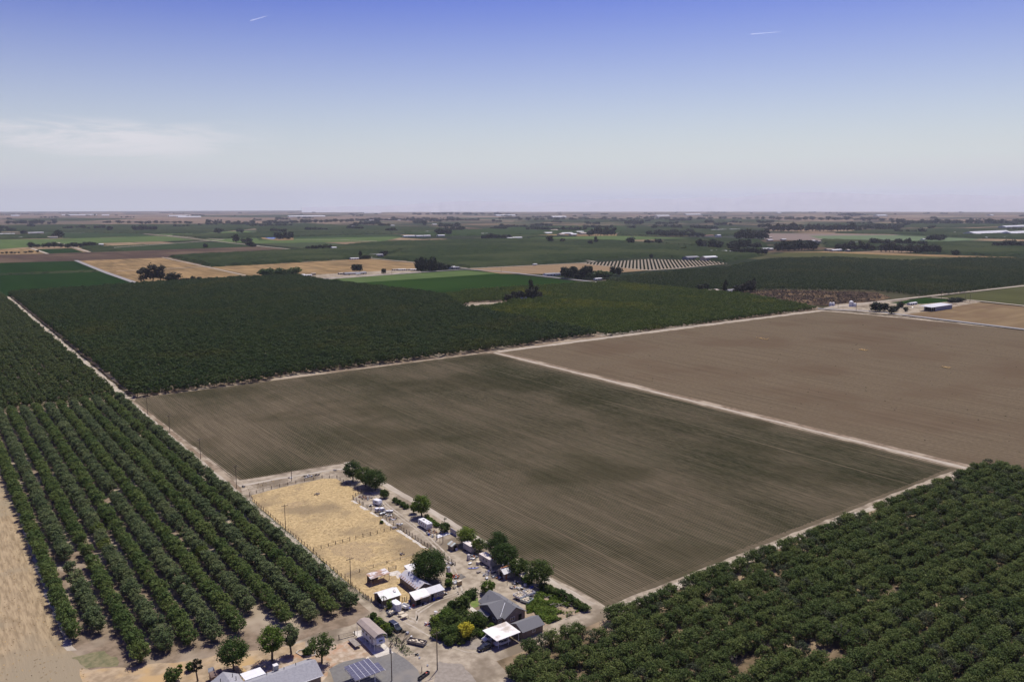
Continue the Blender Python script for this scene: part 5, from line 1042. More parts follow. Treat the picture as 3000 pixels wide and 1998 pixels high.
appliance('cream standing box at the lower end of the long box trailer', 'J3', 1280, 900, .6, .6, 1.1, .2, m_cream, 'box'); appliance('small grey generator right of the dirt patch with weeds', 'J6', 960, 1390, .8, .6, .6, .3, m_steel, 'generator'); appliance('little white cabinet standing lower on the drive edge', 'J6', 1110, 1530, .5, .4, .5, .5, m_white)
appliance('beige well box beside the upper corner of the solar array', 'H5', 690, 245, .9, .7, .8, .2, m_cream, 'utility_box')
def heap(label, c, px, py, r, n, mats, h=.6, name='scrap_heap', cat='scrap heap', seed=0):
    """a loose pile: every material its own part"""
    x, y = W(c, px, py); g = random.Random(seed + int(px)); t = thing(name, label, cat, (x, y, 0))
    for mi, m in enumerate(mats):
        b = MB()
        for k in range(max(2, n // len(mats))):
            a = g.uniform(0, 6.28); d = r * g.random() ** .7; X_, Y_ = d * math.cos(a), d * math.sin(a); s = g.uniform(.12, .38); q = g.random()
            mm_ = Matrix.Translation((X_, Y_, g.uniform(.1, h * .6))) @ Matrix.Rotation(g.uniform(0, 3.1), 4, 'Z') @ Matrix.Rotation(g.uniform(-.5, .5), 4, 'X')
            if q < .45: b.box(-s, -s * .6, -s * .5, s, s * .6, s * .5, mm_)
            elif q < .75: b.box(-s * 2.6, -.05, -.03, s * 2.6, .05, .05, mm_)
            else: b.tube(mm_ @ Vector((0, -s, 0)), mm_ @ Vector((0, s, 0)), s * .6, n=8)
        part('scraps' if mi else 'pieces', b, m, t)
    return t
LT = [m_white, m_greyw, m_steel, m_black, m_cream]; DK = [m_black, m_steel, m_greyw, m_orange]
HP = [('J1', 720, 250, 2.6, 60, DK, 'dark scrap metal heap inside the small corral at the top of the junk row'), ('J1', 520, 210, 1.6, 20, DK, 'dark rounded junk beside the corral fence'), ('J1', 900, 540, 1.6, 26, LT, 'white and grey scrap left of the camper shell'),
      ('J1', 1280, 540, 1.2, 22, LT, 'stacked white pipes right below the camper shell'), ('J1', 1560, 920, 1.8, 36, LT, 'pale boards and sheets heaped below the small boat'), ('J1', 1720, 1060, 1.9, 44, DK + [m_white], 'mixed junk at the lower end of the junk row'),
      ('J1', 1960, 1270, 1.4, 22, [m_white, m_steel, m_greyw], 'long white boards ending the junk row'), ('J1', 1760, 1390, 1.5, 20, [m_greyw, m_white], 'stack of pale planks at the paddock corner'),
      ('J2', 700, 780, 2.4, 40, [m_cream, m_greyw, m_orange, m_dark], 'scattered lumber below the travel trailer'), ('J2', 560, 860, 1.3, 24, DK, 'dark junk at the lane edge below the travel trailer'), ('J2', 750, 930, 1.1, 18, LT, 'small pile left of the white panels'),
      ('J3', 680, 380, 2.0, 48, DK, 'black scrap heap between the two box trailers'), ('J3', 620, 500, 1.4, 30, LT, 'mixed scrap in front of the black heap'), ('J3', 480, 270, 1.3, 24, LT, 'white junk at the corner of the shorter box trailer'),
      ('J3', 1190, 990, 1.1, 22, [m_greyw, m_white, m_blue, m_cream], 'furniture pile with a blue bag by the tin gable shed'), ('J3', 1360, 980, 1.1, 26, DK + [m_white], 'stacked chairs and scrap beside the blue bag pile'), ('J3', 1100, 1100, 1.5, 22, [m_greyw, m_steel, m_white], 'long pipes and timber lying on the yard'),
      ('J3', 1140, 1250, .8, 12, [m_steel, m_white], 'small metal tub pile below the long pipes'), ('J3', 1420, 1180, 1.3, 20, [m_steel, m_greyw], 'grey wire tangle left of the tin shed front'), ('J3', 1620, 1230, 1.0, 24, [m_white, m_orange, m_dark, m_steel], 'rusty equipment pile in front of the tin gable shed'),
      ('J4', 800, 770, 1.3, 24, [m_white, m_steel, m_dark], 'silver rounded tank equipment right of the lone stake'), ('J4', 700, 920, 1.2, 28, DK + [m_white], 'left of two appliance piles near the debris trailers'), ('J4', 930, 960, 1.2, 28, [m_white, m_cream, m_steel, m_dark], 'right of two appliance piles near the debris trailers'),
      ('J4', 1330, 920, 1.0, 14, [m_blue, m_blue, m_steel], 'blue tarp bundle under the big tree near the field'), ('B', 860, 990, 1.6, 34, [m_white, m_greyw, m_dark], 'jumble of junk right of the huge round tree top'), ('B', 915, 1140, 1.7, 40, [m_dark, m_orange, m_steel, m_red], 'rusty heap right of the huge tree beside the scorched ground'),
      ('B', 915, 1205, 1.2, 26, [m_white, m_steel], 'white rubbish pile between the huge tree and the plywood crate'), ('B', 905, 1265, .6, 8, [m_dark, m_greyw], 'tiny scrap pile left of the plywood crate'), ('J6', 1560, 260, 1.2, 30, [m_white, m_boxw, m_dark, m_steel], 'covered machine pile in front of the workshop doorway'),
      ('J6', 1020, 250, .7, 12, [m_cream, m_dark], 'pile of boxes between cargo trailer and workshop'), ('J6', 1000, 430, .8, 18, [m_white, m_steel, m_blue], 'scrap cart load beside the white-lid trailer'), ('J6', 1740, 1040, 1.1, 28, [m_white, m_orange, m_steel, m_red], 'red and white rubbish at the edge of the garden bed'),
      ('J6', 2080, 600, 1.0, 16, [m_cream, m_white], 'pale bench-like timber at the upper garden edge'), ('J6', 840, 1320, .8, 14, [m_dark, m_black], 'dark tyres and weeds below the SUV'), ('H3', 530, 1190, 1.5, 34, [m_white, m_steel, m_greyw], 'scrap heap around the thin palm'),
      ('H3', 2060, 870, 1.5, 30, [m_dark, m_white, m_steel, m_red], 'clutter at the right end of the long shed'), ('H3', 1920, 980, .7, 10, [m_white, m_blue], 'small white things beside the blue barrel'), ('C', 730, 770, .9, 16, [m_white, m_greyw], 'white scraps at the upper end of the flatbed trailer'),
      ('A', 590, 200, 1.0, 10, [m_white, m_greyw], 'pale blocks beside the pole above the paddock'), ('A', 790, 180, 2.6, 46, [m_greyw, m_steel, m_dark, m_white], 'long heap of pipes and timber above the paddock'), ('A', 890, 165, 1.5, 20, [m_greyw, m_dark], 'smaller timber stack right of the long heap above the paddock'),
      ('A', 1105, 110, .9, 8, [m_steel, m_greyw], 'grey tin pieces near the top corner trees'), ('A', 50, 300, .8, 10, [m_black, m_steel], 'dark tyres beside the pole at the paddock upper left'), ('A', 890, 385, 1.4, 16, [m_wood, m_greyw], 'old wooden frame scraps in the middle of the paddock'),
      ('A', 1880, 1070, 1.2, 12, [m_wood, m_greyw], 'wooden scraps in the lower pen near the wire fence'), ('B', 620, 1000 - 0, .1, 2, [m_dark], 'tiny dark scrap under the huge tree'), ('C', 745, 905, .5, 6, [m_dark, m_steel], 'dark scrap on the slope below the flatbed trailer')]
for c, px, py, r_, n_, ms, lb in HP:
    if lb.startswith('tiny dark scrap under'): continue
    heap(lb, c, px, py, r_ * .8, n_, ms)
# white sheets on the ground
x, y = W('J2', 1170, 880); t = thing('sheet_stack', 'long white corrugated sheets laid on the ground by the posts', 'metal sheets', (x, y, 0), .08)
for k in range(4): part('sheet', MB().box(-3.4 + k * .2, -.9 + k * .5, .1 + k * .05, 3.4 - k * .5, -.35 + k * .5, .14 + k * .05), mat('sheet_white', (.80, .80, .84), (.72, .72, .76), 1.5, .5) if k == 0 else m_wmetal, t)
x, y = W('J2', 1640, 900); t = thing('board_wall', 'short grey board wall beside the pale track', 'wall', (x - .2, y + 1.6, 0)); part('boards', MB().box(-.06, -2.4, 0, .06, 1.6, 2.0), m_boxw, t); part('post', MB().tube((0, 2.0, 0), (0, 2.0, 3.0), .1), m_wood, t)
for (px, py, h, r_, lb) in ((915, 1060, 2.6, .2, 'thick dark post left in the trio beside the white sheets'), (1030, 1130, 2.0, .08, 'thin middle post of the trio beside the white sheets'), (1145, 1180, 4.4, .12, 'tall right post of the trio beside the white sheets')):
    x, y = W('J2', px, py); solo('wooden_post', MB().tube((0, 0, -.1), (0, 0, h), r_, r_ * .9), m_wood, lb, 'post', (x, y, 0))
x, y = W('J4', 515, 830); solo('stake', MB().tube((0, 0, -.1), (0, 0, 1.4), .07), m_wood, 'lone dark stake on the dirt behind the house', 'stake', (x, y, 0))
x, y = W('H5', 1825, 485); solo('stake', MB().tube((0, 0, -.1), (.05, 0, 1.5), .09), m_wood, 'short black stake beside the dark trough', 'stake', (x, y, 0))
x, y = W('H3', 2215, 1180); solo('marker_post', MB().box(-.1, -.03, 0, .1, .03, 1.5), m_steel, 'small grey marker post on the garden edge by the drive', 'post', (x, y, 0))
# garden frames
b = MB()
for p0, p1 in (((270, 650), (450, 590)), ((270, 660), (560, 615)), ((460, 720), (800, 590)), ((680, 640), (920, 790)), ((820, 510), (1110, 720)), ((960, 525), (1130, 600)), ((860, 1080), (1060, 985)), ((1100, 965), (1300, 880)), ((600, 600), (640, 690)), ((640, 690), (590, 750)), ((480, 700), (590, 770)), ((60, 310), (140, 390)), ((140, 390), (330, 290))):
    a = W('J5', *p0); q = W('J5', *p1); b.tube((a[0] - 40, a[1] - 9, 1.0), (q[0] - 40, q[1] - 9, 1.1), .055, n=5)
solo('trellis_poles', b, m_greyw, 'collapsed pale trellis poles over the vine patch', 'trellis', (40, 9, 0))
# ================================================================== FENCES
post_me = MB().box(-.08, -.08, -.1, .08, .08, 1.35).mesh('post', m_wood)
def fence(label, pts, gap, rails=(.5, 1.0), m=None, h=1.0, name='rail_fence', skip=()):
    x0, y0 = pts[0]; t = thing(name, label, 'fence', (x0, y0, 0)); m = m or m_wood
    for i in range(len(pts) - 1):
        p, q = pts[i], pts[i + 1]; L = math.hypot(q[0] - p[0], q[1] - p[1]); n = max(1, round(L / gap))
        for k in range(n + (1 if i == len(pts) - 2 else 0)):
            o = ob('post', post_me, t); o.location = (p[0] + (q[0] - p[0]) * k / n - x0, p[1] + (q[1] - p[1]) * k / n - y0, rng.uniform(-.1, .1)); o.rotation_euler = (rng.uniform(-.06, .06), rng.uniform(-.06, .06), rng.uniform(0, 1)); o.scale = (1, 1, h)
        if i in skip: continue
        b = MB()
        for z in rails: b.tube((p[0] - x0, p[1] - y0, z), (q[0] - x0, q[1] - y0, z + rng.uniform(-.1, .1)), .045, n=4)
        part('rail', b, m, t)
fence('long post fence along the left side of the paddock', [(2.0, 44), (2.1, 62), (2.1, 76), (2.3, 90), (2.4, 120), (2.6, 146), (3.4, 154)], 2.6, (.95,))
fence('post and rail fence across the far end of the paddock', [(3.8, 155.3), (10, 157.0), (24.4, 158.0), (36, 157.6), (41.2, 154)], 3.6)
fence('dark rail fence down the right side of the paddock past the trees', [(41.3, 154), (41.1, 144), (42, 132)], 3.0)
fence('pale-topped board fence around the corral of the junk row', [(42, 132), (36.0, 127.5), (35.6, 126), (35.6, 118)], 2.4, (.35, .7, 1.05), m_greyw)
fence('weathered rail fence between junk row and paddock', [(35.7, 117.5), (35.7, 104), (35.8, 90.2)], 3.0, (.6, 1.0), m_greyw)
fence('solid dark rail fence beside the dirt lane', [(35.9, 89.5), (35.8, 75), (35.9, 60), (35.6, 50.5)], 2.2, (.25, .5, .75, 1.0))
fence('broken rail fence dividing the two pens', [(3.1, 88.8), (16.6, 89.2), (19, 89.4), (27.2, 89.1), (35.4, 89.3)], 3.0, skip=(1,))
fence('thin wire fence across the lower pen', [(3.1, 64.1), (13.4, 65), (28, 64.7)], 4.6, (.5, .9), m_greyw, .75, 'wire_fence')
fence('fence by the white shed at the pen corner', [(1.9, 49), (2.4, 44.5), (3.0, 39.2), (3.6, 37.6)], 1.8, (.3, .6, .9), m_greyw)
fence('pale pallet fence between the white shed and the workshop', [(9.6, 38.9), (11.0, 38.6)], .8, (.3, .6, .9), m_cream)
fence('metal gate panel right of the tin shelter', P('H3', (690, 290), (875, 235)), 2.0, (.3, .6, .9, 1.15), m_greyw)
fence('weathered wooden rail gate beside the tan shelter', [W('D', 1660, 580), W('D', 1815, 540)], 3.2, (.3, .6, .9, 1.2))
# ================================================================== POLES
def pole(label, x, y, h, arm=1, ad=0.0, extra=None, r_=.15):
    t = thing('power_pole', label, 'power pole', (x, y, 0), ad); part('mast', MB().tube((0, 0, -.2), (0, 0, h), r_, r_ * .65, 8), m_wood, t)
    for k in range(arm):
        a = part('crossarm', MB().box(-1.2, -.06, h - .7 - k * .9, 1.2, .06, h - .57 - k * .9), m_wood, t)
        for xx in (-1.1, -.5, .5, 1.1): part('insulator', MB().tube((xx, 0, h - .565 - k * .9), (xx, 0, h - .35 - k * .9), .05), m_steel, a)
    if extra: part('transformer', MB().tube((-.42, 0, h - 3.2), (-.42, 0, h - 2.1), .27, n=12), m_steel, t)
    return t
pole('nearest tall power pole standing on the drive corner', -.9, 1.7, 10.6, 1, R(0)); pole('power pole with grey transformer beside the solar array', -12.3, 4.4, 10.8, 2, R(40), True)
for i, (x, y, lb) in enumerate(((1.2, 55.9, 'first power pole inside the paddock fence, counting from the sheds'), (1.9, 111.2, 'power pole halfway along the left paddock fence'), (2.4, 167, 'power pole at the upper left end of the paddock'), (1.8, 216.3, 'power pole just past the paddock on the left field edge'), (1.7, 270.5, 'second farthest power pole on the left field edge'), (1.8, 319, 'farthest power pole near the left corner of the ploughed field'))):
    pole(lb, x, y, 10, 1, R(2), r_=.14)
pole('single thin pole above the far paddock fence', 24.15, 162, 9.5, 0)
for i, (px, py, lb) in enumerate((((155, 975), 0, 'upper power pole along the lane between the orchards'), ((242, 1050), 0, 'lower power pole along the lane between the orchards'))): 
    x, y = W('', *px); pole(lb, x, y, 10, 1)
for px, py, lb in ((2455, 903, 'power pole by the white tanks beside the far road'), (2508, 912, 'power pole left of the far round trees'), (2692, 875, 'power pole beyond the small green plot'), (2757, 880, 'power pole behind the long white barn'), (2827, 888, 'power pole right of the long white barn'), (2841, 888, 'short pole right of the long white barn'), (1468, 800, 'pole beside the far road corner'), (1148, 805, 'pole beside the far road in front of the farm yard')):
    x, y = W('', px, py); pole(lb, x, y, 11, 1, .8, r_=.22)
# ================================================================== FAR TREES
far_cr = [crown_mesh('far_crown', lm_far, .5, .44, .52, 24, 20, .17, 200 + s, 'round', .5) for s in range(4)]
euc_cr = [crown_mesh('euc_crown', lm_euc, .38, .46, .53, 26, 22, .13, 210 + s, 'round', .5) for s in range(3)]
brt_cr = [crown_mesh('far_crown_bright', lm_yard, .5, .42, .5, 24, 20, .17, 220, 'round', .5)]
far_tr = MB().tube((0, 0, -.02), (0, 0, .4), .035, .02, 5).mesh('far_trunk', m_bark)
FTL = []
def ft(x, y, h, w_, label, group=None, kind=0): FTL.append((h * w_ / dist(x, y) ** 2, x, y, h, w_, label, group, kind))
def ft_make(x, y, h, w_, label, group=None, kind=0):
    t = thing('eucalyptus_tree' if kind == 1 else 'farm_tree', label, 'tree', (x, y, .2), rng.uniform(0, 6.28), group); t.scale = (w_, w_, h)
    cr_ = (far_cr, euc_cr, brt_cr)[kind]; part('trunk', far_tr, None, t); part('crown', cr_[rng.randrange(len(cr_))], None, t)
def FT(label, c, px, py, h, w_, kind=0): x, y = W(c, px, py); ft(x, y, h, w_, label, None, kind)
def line(label, c, p0, p1, n, h, w_, kind=0, jy=6):
    for k in range(n):
        u = (k + .5) / n + rng.uniform(-.3, .3) / n; x, y = W(c, p0[0] + (p1[0] - p0[0]) * u, p0[1] + (p1[1] - p0[1]) * u + rng.uniform(-jy, jy) * .3)
        hh = h * rng.uniform(.7, 1.2); ft(x, y, hh, w_ * rng.uniform(.8, 1.25), label, label, kind)
FT('left tall feathery tree of the grove by the canal', 'F1', 1325, 718, 26, 26, 1); FT('second tall feathery tree of the grove by the canal', 'F1', 1410, 716, 30, 24, 1); FT('third tall feathery tree of the grove by the canal', 'F1', 1480, 712, 27, 26, 1); FT('round dark tree right of the canal grove', 'F1', 1590, 722, 17, 26); FT('small dark tree on the wheat field edge right of the canal grove', 'F1', 1775, 705, 9, 8); FT('second small tree on the wheat field edge', 'F1', 1830, 712, 9, 10)
line('low bushes along the orchard edge by the canal grove', 'F1', (1640, 722), (1740, 718), 4, 8, 10)
FT('single round tree at the edge of the umber field', 'F1', 1890, 402, 15, 15)
line('row of trees along the farm lane above the umber field', 'F1', (270, 398), (590, 395), 6, 17, 19, 0, 3); line('dense trees at the farm lane corner', 'F1', (615, 398), (870, 385), 7, 15, 20, 0, 4)
line('small orchard trees in the olive field at the left edge', 'F1', (0, 455), (370, 440), 9, 6, 8); line('dark trees by the long sheds at left', 'F1', (495, 302), (560, 302), 3, 26, 26); FT('dark tree at the far left farm', 'F1', 220, 275, 20, 30); line('dark windbreak in the middle of the left distance', 'F1', (1230, 245), (1440, 240), 9, 28, 22, 0, 2)
FT('dark tree left of the far crossing', 'F1', 1012, 245, 28, 30); FT('round tree in the orchard at the left distance', 'F1', 945, 225, 24, 36)
FT('tall dark tree by the pale lane house', 'F1', 2172, 350, 30, 26); line('trees right of the pale lane house', 'F1', (2220, 350), (2310, 348), 4, 18, 16); line('dark trees at the edge of the umber field', 'F1', (2275, 388), (2350, 388), 3, 15, 18)
line('scattered trees on the pink plain at left', 'F1', (930, 170), (1740, 172), 14, 20, 40, 0, 6); line('trees on the plain at the left horizon', 'F1', (60, 180), (520, 180), 9, 28, 36, 0, 5); line('tree cluster left of the far town', 'F1', (1900, 180), (2350, 182), 8, 30, 40, 0, 6)
line('dark trees beside the pond', 'F2', (185, 318), (340, 318), 6, 26, 22); line('trees around the isolated white shed', 'F2', (470, 415), (690, 412), 6, 13, 16); FT('yellow-green tree left of the white shed', 'F2', 640, 412, 18, 18, 2)
line('dark trees between the wheat fields and the dark orchard', 'F2', (60, 672), (375, 660), 7, 15, 20, 2, 8); FT('pair-crowned tree behind the long farm roof', 'F2', 915, 622, 16, 16); FT('second tree behind the long farm roof', 'F2', 950, 622, 16, 14); FT('single small dark tree on the wheat field', 'F2', 1175, 640, 11, 9)
line('dark cypress grove at the end of the wheat field', 'F2', (1485, 612), (1640, 612), 8, 23, 17, 0, 3); line('lower trees right of the cypress grove', 'F2', (1655, 605), (1760, 600), 4, 15, 18); FT('tall thin palm in the grove by the orchard corner', 'F2', 962, 500, 20, 8); line('trees by the small farm at the orchard corner', 'F2', (960, 503), (1040, 500), 4, 12, 12); line('trees right of the grey farmhouse roof', 'F2', (1140, 470), (1205, 472), 3, 12, 14)
line('trees of the far town on the horizon', 'F2', (920, 150), (1900, 148), 30, 24, 44, 0, 12); line('trees along the belt left of the far town', 'F2', (60, 178), (900, 160), 18, 26, 44, 0, 6); FT('blocky dark tree in the far fields', 'F2', 920, 205, 32, 40); line('dark trees before the far town', 'F2', (1055, 188), (1145, 186), 5, 38, 30); line('dark grove right of the far town', 'F2', (1450, 172), (1560, 170), 6, 26, 40); FT('dark tree below the far town', 'F2', 1550, 192, 32, 36); line('dark grove beside the scattered far houses', 'F2', (1700, 208), (1870, 208), 6, 24, 36); line('trees in front of the far tan field', 'F2', (1660, 282), (1800, 282), 5, 26, 26); line('trees behind the far tan field', 'F2', (1740, 245), (1905, 242), 6, 22, 28); line('trees by the right hand farm of the orchard plain', 'F2', (2085, 318), (2350, 318), 8, 20, 22)
line('hazy trees on the centre horizon', 'F2', (1430, 95), (2340, 95), 16, 34, 80, 0, 6)
FT('lone tree left on the orchard plain', 'F3', 347, 348, 24, 26); FT('second lone tree on the orchard plain', 'F3', 465, 352, 16, 18); FT('third lone tree on the orchard plain', 'F3', 720, 374, 18, 18); FT('tall lone tree on the orchard plain', 'F3', 770, 360, 24, 16); FT('broad lone tree in the middle of the orchard plain', 'F3', 1092, 364, 24, 32); line('low tree clump on the orchard plain', 'F3', (1220, 366), (1295, 364), 3, 15, 24); FT('round tree right of the low clump', 'F3', 1350, 366, 19, 28)
line('dark windbreak above the pale field', 'F3', (705, 290), (950, 286), 10, 34, 26, 1, 3); line('trees among the centre farm buildings', 'F3', (130, 240), (680, 245), 14, 20, 26, 0, 6); line('big trees behind the far smoke', 'F3', (2065, 325), (2350, 322), 9, 40, 36, 1, 5); line('trees along the centre right road', 'F3', (1240, 285), (1760, 298), 14, 20, 24, 0, 6); line('dark grove before the tan strips', 'F3', (1045, 185), (1200, 184), 8, 36, 34, 1, 2); line('pair of round trees in the right middle fields', 'F3', (1775, 172), (1850, 172), 4, 26, 36); line('trees around the right middle houses', 'F3', (1680, 225), (1900, 235), 8, 20, 26); line('trees left of the right middle houses', 'F3', (1475, 222), (1555, 222), 4, 20, 30); FT('dark tree in the middle right orchard', 'F3', 1310, 225, 26, 36)
line('two trees beside the green pasture', 'F3', (1715, 392), (1780, 388), 3, 22, 20); line('big tree pair beyond the green pasture', 'F3', (1825, 398), (1925, 398), 4, 26, 24); line('dark trees right of the green pasture', 'F3', (1995, 405), (2280, 405), 9, 24, 24, 0, 4); line('trees in front of the right farm', 'F3', (2030, 450), (2340, 462), 9, 17, 18); FT('bright shrub in the pasture', 'F3', 1577, 420, 12, 20, 2); FT('small dark tree at the top of the striped young orchard', 'F3', 1280, 498, 12, 10)
line('tall trees of the farmstead by the road corner', 'F3', (460, 680), (720, 685), 9, 21, 17, 0, 8); line('bright trees behind the road corner farmstead', 'F3', (690, 690), (900, 680), 6, 15, 17, 2, 8); FT('left dark round tree at the orchard corner', 'F3', 925, 652, 16, 15); FT('right dark round tree at the orchard corner', 'F3', 980, 654, 16, 17)
line('tall brown-green trees around the house inside the orchard', 'F3', (10, 885), (265, 875), 8, 15, 13, 1, 12); FT('tallest pointed tree above the house inside the orchard', 'F3', 175, 850, 24, 11, 1); line('brown-green trees left of the house inside the orchard', 'F2', (2310, 895), (2350, 890), 2, 13, 12, 1)
line('dark trees around the houses at the scrub edge', 'F3', (1730, 800), (1790, 800), 3, 11, 12); line('big dark trees behind the houses at the scrub edge', 'F3', (2050, 815), (2230, 805), 6, 17, 15, 1, 6); FT('palm-like tall tree between the houses at the scrub edge', 'F3', 1960, 815, 20, 9, 1); FT('thin cypress at the scrub edge', 'F3', 2222, 770, 16, 5)
line('hazy trees on the right centre horizon', 'F3', (40, 145), (2340, 135), 34, 26, 50, 0, 14)
line('long dark windbreak right of the farm sheds', 'F4', (620, 420), (970, 428), 10, 24, 22, 1, 4); line('second long dark windbreak at right', 'F4', (1020, 435), (1590, 455), 15, 24, 22, 1, 4); FT('lone dark tree right of the long windbreak', 'F4', 1720, 468, 14, 20); line('dark grove left of the farm sheds at right', 'F4', (75, 430), (440, 415), 13, 26, 22, 0, 8); line('big windbreak behind the brown field at right', 'F4', (0, 250), (850, 245), 26, 38, 34, 1, 10)
line('trees round the white houses in the right orchard', 'F4', (940, 370), (1450, 380), 12, 20, 20, 0, 5); line('trees on the bright green field at right', 'F4', (1465, 330), (1610, 332), 6, 20, 24); line('trees at the back of the right fields', 'F4', (870, 232), (1260, 222), 7, 26, 36, 0, 6); line('trees along the right horizon belt', 'F4', (1170, 175), (2350, 185), 26, 34, 44, 0, 8); line('hazy trees at the right horizon', 'F4', (0, 140), (1150, 150), 18, 30, 60, 0, 12); FT('dark wooded knoll near the right horizon', 'F4', 770, 108, 40, 300); line('trees at the far right edge of the orchard', 'F4', (2090, 395), (2350, 395), 6, 20, 24)
FT('large round tree of the yard by the long white barn', 'X', 800, 405, 12, 14); FT('second round tree of the yard by the long white barn', 'X', 870, 405, 11, 12); FT('third round tree of the yard by the long white barn', 'X', 940, 425, 9, 10); FT('fourth tree of the yard by the long white barn', 'X', 975, 400, 7, 8); FT('bushy tree right of the barn yard trees', 'X', 1020, 370, 8, 9); FT('small dark tree nearest the parked car in the barn yard', 'X', 1065, 405, 6, 6)
line('thin dark trees behind the long white barn', 'X', (1440, 325), (1555, 318), 4, 6, 10)
FTL.sort(reverse=True); nft = 0; small = []
for q in FTL:
    if q[7] != 1 and nft >= 298: small.append(q); continue
    nft += q[7] != 1; ft_make(*q[1:])
for k in range(170):
    px_ = rng.uniform(-40, 3040); py_ = 624 + 62 * rng.random() ** 1.7; cx_, cy_ = W('', px_, py_); dd_ = dist(cx_, cy_)
    vert_ = rng.random() < .5; n_ = rng.randrange(2, 9)
    for q_ in range(n_):
        o_ = (q_ - n_ / 2) * rng.uniform(22, 34); hh_ = rng.uniform(12, 24); small.append((0, cx_ + (0 if vert_ else o_), cy_ + (o_ if vert_ else 0), hh_, hh_ * rng.uniform(1, 1.9), '', None, 0))
sp_ = scatter('distant_trees', [(q[1], q[2], .2) for q in small], [src(m_) for m_ in far_cr], 'smallest far-off farm trees and belts toward the horizon', 'trees', scl=[(q[4], q[4], q[3]) for q in small])
# ================================================================== FAR BUILDINGS
m_wfar = mat('far_white_roof', (.60, .60, .60), (.50, .50, .50), .1, .6); m_tfar = mat('far_tan_wall', (.42, .36, .30), (.36, .31, .26), .1, .8); m_gfar = mat('far_grey_roof', (.24, .24, .26), (.20, .20, .21), .1, .8)
def bld(label, c, px, py, L, D, h, roof=None, wall=None, axis='x', cat='building', group=None, name='farm_building'):
    x, y = W(c, px, py); t = thing(name, label, cat, (x, y, .3), 0, group); d = dist(x, y)
    if axis == 'x': gable(t, -L / 2, L / 2, -D / 2, D / 2, h, h + D * .16, 'x', wall or m_wfar, roof or m_wfar, .4, th=.1)
    else: gable(t, -D / 2, D / 2, -L / 2, L / 2, h, h + D * .16, 'y', wall or m_wfar, roof or m_wfar, .4, th=.1)
    if d < 2200:
        for k in range(3):
            q = -L / 2 + L * (k + .5) / 3
            if axis == 'x': part('opening', MB().box(q - 1, -D / 2 - .06, .4, q + 1, -D / 2 - .01, 2.2), m_dark, t)
            else: part('opening', MB().box(-D / 2 - .06, q - 1, .4, -D / 2 - .01, q + 1, 2.2), m_dark, t)
    return t
x, y = W('X', 1340, 392); t = thing('long_barn', 'long white-roofed open barn beyond the brown field', 'barn', (x, y + 2, .3)); part('roof', MB().slab((-22, -7, 5.2), (26, -7, 5.2), (26, 7, 5.9), (-22, 7, 5.9), .2), m_wfar, t); part('wall', MB().box(-12, -6.4, 0, 25.5, 6.4, 5.0), mat('barn_blue_grey', (.30, .31, .36), (.26, .27, .31), .2), t); part('opening', MB().box(-12.1, -6, .2, -12.01, 5, 4.4), m_dark, t)
for q in (-21, -17, -13): part('post', MB().box(q, -6.5, 0, q + .3, -6.2, 5.1), m_steel, t)
heap('red-brown farm machinery behind the end of the long white barn', 'X', 1500, 350, 12, 50, [m_orange, m_red, m_dark], h=3)
for px, py, lb in ((582, 360, 'white round water tank in the yard by the far road'), (400, 355, 'small white tank left in the yard by the far road'), (425, 355, 'second small grey tank in the yard by the far road'), (615, 362, 'small tank right of the big white tank')):
    x, y = W('X', px, py); big = px == 582; t = thing('water_tank', lb, 'tank', (x, y, .3)); part('tank', MB().tube((0, 0, 0), (0, 0, 6 if big else 4), 2.4 if big else 1.6, n=14), m_white, t); part('top', MB().tube((0, 0, 6.002 if big else 4.002), (0, 0, 7 if big else 4.6), 2.3 if big else 1.5, .5, 14), m_white, t)
bld('white trailer roof behind the barn yard trees', 'X', 1120, 345, 16, 4, 2.6); x, y = W('X', 1128, 370); car('white car parked in the yard by the long barn', x, y, .3, m_white)
for sfx, px in (('left', 1845), ('right', 2010)): bld('%s grey-roofed house at the burnt scrub edge' % sfx, 'F3', px, 808, 17, 9, 3, m_tfar if px < 1900 else m_gfar, m_wfar, cat='house')
bld('white house among the tall trees inside the orchard', 'F3', 105, 885, 10, 7, 3.4, m_wfar, cat='house'); bld('white-grey ranch house beside the far road corner', 'F3', 345, 655, 22, 9, 3.2, m_gfar, m_wfar, cat='house'); bld('smaller wing building right of the white-grey ranch house', 'F3', 425, 650, 12, 8, 3, m_gfar, m_wfar); bld('small white awning by the road corner trees', 'F3', 790, 695, 14, 5, 2.6)
bld('long flat grey farm roof on the wheat field', 'F2', 910, 645, 40, 11, 3, m_gfar, m_tfar); bld('brown shed left of the long flat grey farm roof', 'F2', 800, 645, 16, 7, 2.6, m_tfar, m_tfar); bld('white van-like shed at the dirt yard', 'F2', 940, 648, 8, 3, 2.2)
bld('white shed nearest the wheat field trees', 'F2', 410, 660, 14, 6, 2.6); bld('second white shed near the wheat field trees', 'F2', 475, 662, 14, 5, 2.6); bld('tan machine shed standing apart near the wheat field', 'F2', 528, 650, 7, 4, 3, m_tfar, m_tfar)
for k, px in enumerate((1290, 1340, 1400, 1450)): bld(['first', 'second', 'third', 'fourth'][k] + ' open cattle shed left of the cypress grove', 'F2', px, 608, 15, 5, 2.4, m_wfar if k % 2 else m_tfar, m_tfar)
bld('white building right of the cypress grove', 'F2', 1790, 588, 18, 7, 3); bld('dark building farther right of the cypress grove', 'F2', 1835, 592, 14, 8, 3, m_gfar, m_gfar)
bld('grey hipped farmhouse at the orchard corner', 'F2', 1105, 478, 32, 13, 4, m_gfar, m_gfar, cat='house'); bld('white flat shed left of the orchard corner farmhouse', 'F2', 905, 506, 20, 7, 3); bld('cream gate building at the orchard corner', 'F2', 1050, 492, 8, 5, 3, m_tfar, m_wfar)
